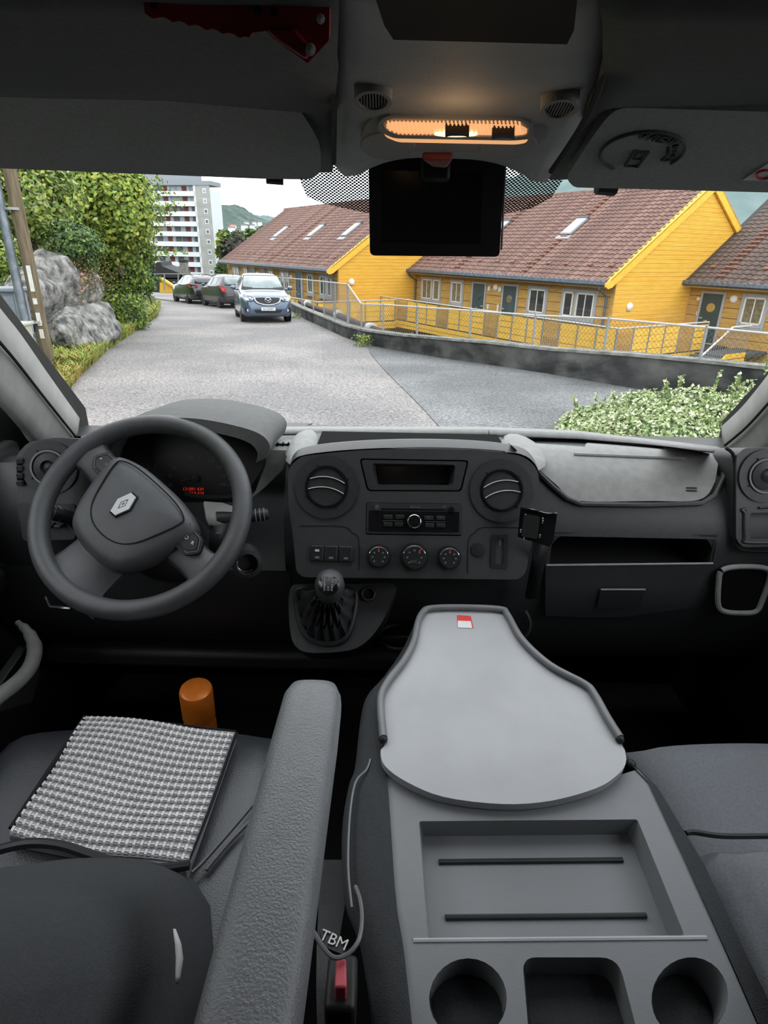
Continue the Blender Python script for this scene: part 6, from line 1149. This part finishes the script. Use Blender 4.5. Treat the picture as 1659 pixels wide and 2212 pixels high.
# door pull
dp = thing('door_pull', 'curved grey door pull handle beside the driver seat', 'handle', (-.70, .95, 1.0)); part('grip', 'plastic_pad', dp, lambda b: b.tube(crom([atX(x, y, X) for x, y, X in ((38, 1345, -.74), (60, 1365, -.71), (75, 1400, -.69), (65, 1440, -.685), (35, 1475, -.685), (-10, 1510, -.69), (-60, 1560, -.72))], 5), [.006]*3+[.009]*3+[.012]*3+[.014]*100, 12), smooth=True); part('grip_web', 'plastic_dark', dp, lambda b: b.prism([atX(x, y, -.72) for x, y in ((60, 1395, ), (85, 1400), (88, 1450), (70, 1520), (0, 1540), (0, 1480))], (-.02, 0, 0)), bevel=.004)
boxed('trim_6', (-.80, .75, 1.17), (.06, .9, .05), 'plastic_dark', 'dark ledge along the door at the steering wheel side', bevel=.015)
boxed('trim_7', (-.815, 1.0, 1.33), (.04, .5, .16), 'plastic_dark', 'upper door trim beside the dashboard', bevel=.015)
# ---- overhead: visors, console, lamp, monitor
VP1 = Plane((0, .60, 1.857), V((0, -(1.905-1.857), -.16)))     # faces down and back
def visor(name, label, px, Q):
    v = thing(name, label, 'sun visor', Q.at(px[0][0], px[0][1]))
    part('board', 'visor', v, lambda b: b.prism(Q.px([(p.x, p.y) for p in rc(px, [2, 30, 40, 20, 10, 10, 2][:len(px)])]), -Q.n*.018), bevel=.007, seg=4)
    return v
v1 = visor('sun_visor', 'grey sun visor folded up on the steering wheel side', [(-800, 188), (640, 225), (688, 300), (694, 372), (668, 388), (560, 386), (-800, 332)], VP1)
part('visor_pin', 'plastic_black', v1, lambda b: b.tube([VP1.at(575, 381, -.006), VP1.at(612, 384, -.006)], .006, 8), smooth=True)
v2 = visor('sun_visor', 'grey sun visor with an embossed round wide-angle emblem', [(2350, 262), (1330, 232), (1290, 280), (1222, 385), (1240, 405), (1360, 408), (2350, 434)], VP1)
part('visor_pin', 'plastic_black', v2, lambda b: b.tube([VP1.at(1290, 402, -.006), VP1.at(1330, 405, -.006)], .007, 8), smooth=True)
arc = lambda cx, cy, rx, ry, a0, a1, n=18, rot=-.12: [(cx+rx*cos(a)*cos(rot)+ry*sin(a)*sin(rot), cy+rx*cos(a)*sin(rot)*1.0-ry*sin(a)*cos(rot)) for a in [a0+(a1-a0)*k/n for k in range(n+1)]]
part('emblem_ring', 'headliner', v2, lambda b: [b.tube([VP1.at(x, y, .001) for x, y in arc(1388, 328, 92, 42, a0, a1)], .0012, 6) for a0, a1 in ((-.9, 1.2), (1.2, 3.9))]+[b.tube([VP1.at(x, y, .001) for x, y in arc(1388, 328, 62, 29, -.9, .9)], .0012, 6)], smooth=True)
part('emblem_box', 'headliner', v2, lambda b: b.tube([VP1.at(x, y, .001) for x, y in ((1350, 358), (1378, 360), (1400, 330), (1372, 326))], .0013, 6, True)); part('emblem_box', 'headliner', v2, lambda b: b.tube([VP1.at(x, y, .001) for x, y in ((1368, 343), (1386, 344), (1396, 330), (1378, 329))], .001, 6, True))
e_x = (VP1.at(1450, 300)-VP1.at(1400, 300)).normalized(); e_y = (VP1.at(1400, 270)-VP1.at(1400, 300)).normalized()
text('emblem_text', 'WIDE', .0135, VP1.at(1420, 299, .0008), VP1.at(1450, 306)-VP1.at(1395, 296), e_y, 'headliner', v2, .0008); text('emblem_text', 'VIEW', .0115, VP1.at(1447, 332, .0008), VP1.at(1452, 350)-VP1.at(1462, 312), e_x, 'headliner', v2, .0008)
lb = part('warning_label', 'sticker_white', v2, lambda b: b.prism(VP1.px([(1604, 388), (1659, 352), (1760, 356), (1760, 392)], .0006), VP1.n*.0006)); part('warning_symbol', 'sticker_bright', lb, lambda b: b.tube([VP1.at(x, y, .0018) for x, y in arc(1652, 377, 19, 9, 0, 6.28, 24)], .0012, 6), smooth=True)
# roof lining pieces above the visors (storage shelf front) and the centre console
def roofpanel(name, label, rows_px, m, **k): return MB().loft([[atY(x, y, Y) for x, y, Y in r] for r in rows_px]).build(name, m, smooth=True, kind='structure', label=label, solid=.012, **k)
roofpanel('trim_8', 'roof shelf front above the driver visor', [[(-1350, -282, .10), (-300, -260, .10), (100, -220, .12), (420, -200, .12), (660, -190, .12), (730, -190, .12)], [(-1350, -62, .24), (-300, -40, .24), (100, -10, .26), (420, 0, .27), (660, 0, .27), (730, 0, .27)], [(-1350, 118, .34), (-300, 140, .34), (100, 162, .36), (335, 176, .365), (600, 110, .33), (728, 120, .335)], [(-1350, 133, .36), (-300, 155, .36), (100, 172, .38), (345, 182, .40), (640, 135, .37), (730, 160, .37)], [(-1350, 168, .52), (-300, 190, .52), (100, 195, .53), (360, 200, .53), (690, 225, .50), (722, 240, .50)], [(-1350, 308, .66), (-300, 330, .66), (100, 345, .66), (400, 355, .66), (700, 358, .66), (720, 358, .66)]], 'headliner')
roofpanel('trim_9', 'roof shelf front above the passenger visor', [[(1300, -190, .12), (1500, -190, .12), (1750, -190, .12), (2100, -190, .10), (3000, -172, .10)], [(1310, 0, .27), (1400, 10, .27), (1640, 15, .27), (2100, 15, .25), (3000, 33, .25)], [(1308, 90, .32), (1400, 125, .34), (1640, 125, .34), (2100, 130, .32), (3000, 148, .32)], [(1290, 165, .38), (1380, 160, .40), (1640, 150, .40), (2100, 150, .38), (3000, 168, .38)], [(1240, 270, .52), (1300, 230, .53), (1640, 225, .53), (2100, 225, .52), (3000, 243, .52)], [(1185, 375, .66), (1260, 372, .66), (1640, 385, .66), (2100, 390, .66), (3000, 408, .66)]], 'headliner')
oh = thing('overhead_console', 'grey roof console with a lit reading lamp and two round grilles', 'console', (XC, .5, 2.0))
def con(b):
    rows = []
    for y, Y, xl, xr in ((-200, .14, 720, 1318), (0, .27, 720, 1313), (95, .325, 719, 1303), (150, .36, 720, 1292), (172, .385, 721, 1286), (205, .415, 721, 1272), (240, .44, 720, 1250), (300, .50, 720, 1215), (345, .565, 722, 1195), (372, .62, 745, 1180)):
        r = []
        for k in range(17):
            t = k/16; e = (abs(2*t-1))**6; yy = y if y < 320 else 326+(y-326)*min(1, abs(2*t-1)**3*1.4); r.append(atY(xl+(xr-xl)*t, yy+14*t+e*2, Y+.03*e))
        rows.append(r)
    b.loft(rows)
part('shell', 'console_top', oh, con, smooth=True, solid=.006)
part('pocket', 'void', oh, lambda b: b.loft([[atY(xl+(xr-xl)*k/6, y+10*k/6, Y) for k in range(7)] for y, xl, xr, Y in ((-90, 800, 1250, .165), (0, 812, 1246, .230), (55, 830, 1240, .264), (86, 850, 1225, .283))]), smooth=True)  # black sheet before the shell paints the shade of a pocket recess
OPN = V((0, -.30, -.954)).normalized(); OC = Plane(atY(1000, 220, .418), OPN)
for cx, cy, rt in ((806, 208, 0), (1209, 226, 0)):
    o = OC.at(cx, cy, .012); s = (OC.at(cx+10, cy)-OC.at(cx, cy)).length/10; R = 36*s
    oa = V((1, 0, 0)); ob = OPN.cross(oa); g = part('round_grille', 'console_top', oh, lambda b: b.lathe([(R*1.1, -.008), (R*1.06, .003), (R*.82, .003), (R*.78, -.003), (0, -.003)], o, OPN, 30), smooth=True, angle=30)
    part('grille_back', 'void', g, lambda b: b.lathe([(R*.76, -.002), (0, -.002)], o, OPN, 24))
    for k in range(-4, 5): h = sqrt(max(.02, .74**2-(k*.165)**2))*R; part('grille_bar', 'plastic_pad', g, lambda b: b.box(o+oa*(k*.165*R)+OPN*.0005, (R*.075, h*2, .003), (oa, ob, OPN)))
LPL = Plane(atY(985, 278, .462), V((0, -.30, -.954)))
lamp_o = rc([(780, 292), (800, 255), (860, 243), (1110, 250), (1165, 262), (1186, 296), (1150, 322), (1090, 330), (850, 326), (778, 316)], 14)
part('lamp_housing', 'console_top', oh, lambda b: b.prism(LPL.px([(p.x, p.y) for p in lamp_o], .004), -LPL.n*.03), bevel=.006, seg=3)
lens_o = rc([(827, 262), (850, 255), (1120, 260), (1143, 272), (1140, 293), (1115, 297), (860, 292), (832, 280)], 10)
part('lamp_bezel', 'console_top', oh, lambda b: b.holed(LPL.px([(p.x, p.y) for p in rc([(815, 268), (835, 250), (1120, 254), (1153, 270), (1150, 300), (1110, 304), (850, 299), (820, 285)], 12)], .0075), [LPL.px([(p.x, p.y) for p in lens_o], .0075)], LPL.n, .005, [.006]))
mat('lamp_lens', (.75, .45, .25), .35, .4, emit=.75, ecol=(1, .50, .22), col2=(.65, .33, .13), scale=60, stretch=(1, .05, .05)); mat('lamp_hot', (1, .7, .35), .4, emit=2.6, ecol=(1, .70, .33)); mat('lamp_pale', (.6, .45, .40), .3, .5)
ln = part('lamp_lens', 'lamp_lens', oh, lambda b: b.prism(LPL.px([(p.x, p.y) for p in lens_o], .002), LPL.n*.0045), bevel=.0015)
for k in range(34): x = 838+k*8.6; part('lens_rib', 'lamp_lens', ln, lambda b: b.tube([LPL.at(x, 262, .0068), LPL.at(x+6, 290, .0068)], .0007, 4))
part('lit_bulb', 'lamp_hot', ln, lambda b: b.prism(LPL.px([(p.x, p.y) for p in circ(985, 287, 46, 5)], .0066), LPL.n*.0012))
for x0, x1, y in ((962, 1014, 272), (1063, 1112, 277)): part('lamp_switch', 'plastic_black', oh, lambda b: b.prism(LPL.px([(p.x, p.y) for p in rc([(x0, y-7), (x0+12, y-5), (x1-12, y-5), (x1, y-7), (x1, y+7), (x1-12, y+4), (x0+12, y+4), (x0, y+7)], 3)], .006), LPL.n*.005), bevel=.001)
for cx in (837, 1098): part('map_light', 'console_top', oh, lambda b: b.lathe([(.019, 0), (.0185, .0008), (0, .001)], LPL.at(cx, 315, .004), LPL.n, 26), smooth=True)
mat('button_red', (.22, .05, .045), .5)
part('button_red', 'button_red', oh, lambda b: b.prism(LPL.px([(910, 326), (980, 326), (965, 346), (935, 344)], .003), LPL.n*.006), bevel=.002)
for x in (712, 716): part('console_gap', 'seam', oh, lambda b: b.tube([atY(x+5, y, Y) for y, Y in ((-40, .24), (90, .322), (170, .372), (240, .43), (300, .49), (352, .55))], .002, 5)) if x == 716 else None
part('console_gap', 'seam', oh, lambda b: b.tube(crom([atY(x, y, Y) for x, y, Y in ((1318, -30, .245), (1312, 100, .318), (1296, 185, .37), (1262, 262, .43), (1222, 325, .49), (1190, 370, .545))], 4), .002, 5))
LT = bpy.data.lights.new('reading_lamp_bulb', 'POINT'); LT.energy = .02; LT.color = (1, .6, .3); LT.shadow_soft_size = .015; lo = bpy.data.objects.new('reading_lamp_bulb', LT); COL.objects.link(lo); adopt(lo, oh); lo.location = LPL.at(985, 300, .03)
mon = thing('rear_view_monitor', 'black flat rear-view monitor hanging below the roof lamp', 'monitor', atY(945, 553, .70)); MP = Plane(atY(945, 445, .70), V((0.02, -.985, -.10)))
part('case', 'plastic_black', mon, lambda b: b.prism(MP.px([(p.x, p.y) for p in rc([(796, 328), (1092, 332), (1079, 555), (799, 552)], 12)]), -MP.n*.016), bevel=.003, seg=3)
part('screen', 'gloss_black', mon, lambda b: b.prism(MP.px([(828, 368), (1042, 371), (1038, 527), (828, 524)]), MP.n*.0008)); part('side_edge', 'rail_grey', mon, lambda b: b.tube([MP.at(1092, 350, -.006), MP.at(1083, 540, -.006)], .0012, 5))
part('bracket', 'plastic_black', mon, lambda b: b.box(atY(940, 335, .70), (.03, .04, .05)), bevel=.004)
# ---- red handle hanging from the roof shelf
mat('red_plastic', (.42, .03, .033), .45, .4, col2=(.34, .022, .025), scale=30); HP = Plane(atY(600, 50, .205), V((.05, -.93, -.35)))
rh = thing('red_handle', 'dark red plastic grip with a scalloped edge hanging at the roof', 'handle', HP.at(600, 60)); sc_ = [(300, -60), (312, 30), (330, 42)]+[(350+k*9, 38+k*2.1+(5 if (k//2) % 2 else 0)) for k in range(22)]+[(545, 72), (575, 68), (590, 84), (665, 138), (712, 88), (714, -60)]
part('grip', 'red_plastic', rh, lambda b: b.prism(HP.px(sc_), -HP.n*.012), bevel=.0015)
part('ridge', 'red_plastic', rh, lambda b: b.prism(HP.px([(575, 60), (640, 60), (672, 100), (665, 128), (600, 86)]), HP.n*.003), bevel=.001)
for x, y, r in ((693, 40, .0011), (671, 106, .0014)): part('screw', 'sticker_white', rh, lambda b: b.lathe([(r, 0), (r, .002), (0, .0025)], HP.at(x, y, .0025), HP.n, 12))
for x, y in ((332, 8), (556, 22), (592, 26)): part('hole', 'plastic_black', rh, lambda b: b.lathe([(.0011, 0), (.0011, .0003), (0, .0003)], HP.at(x, y, .0002), HP.n, 12))
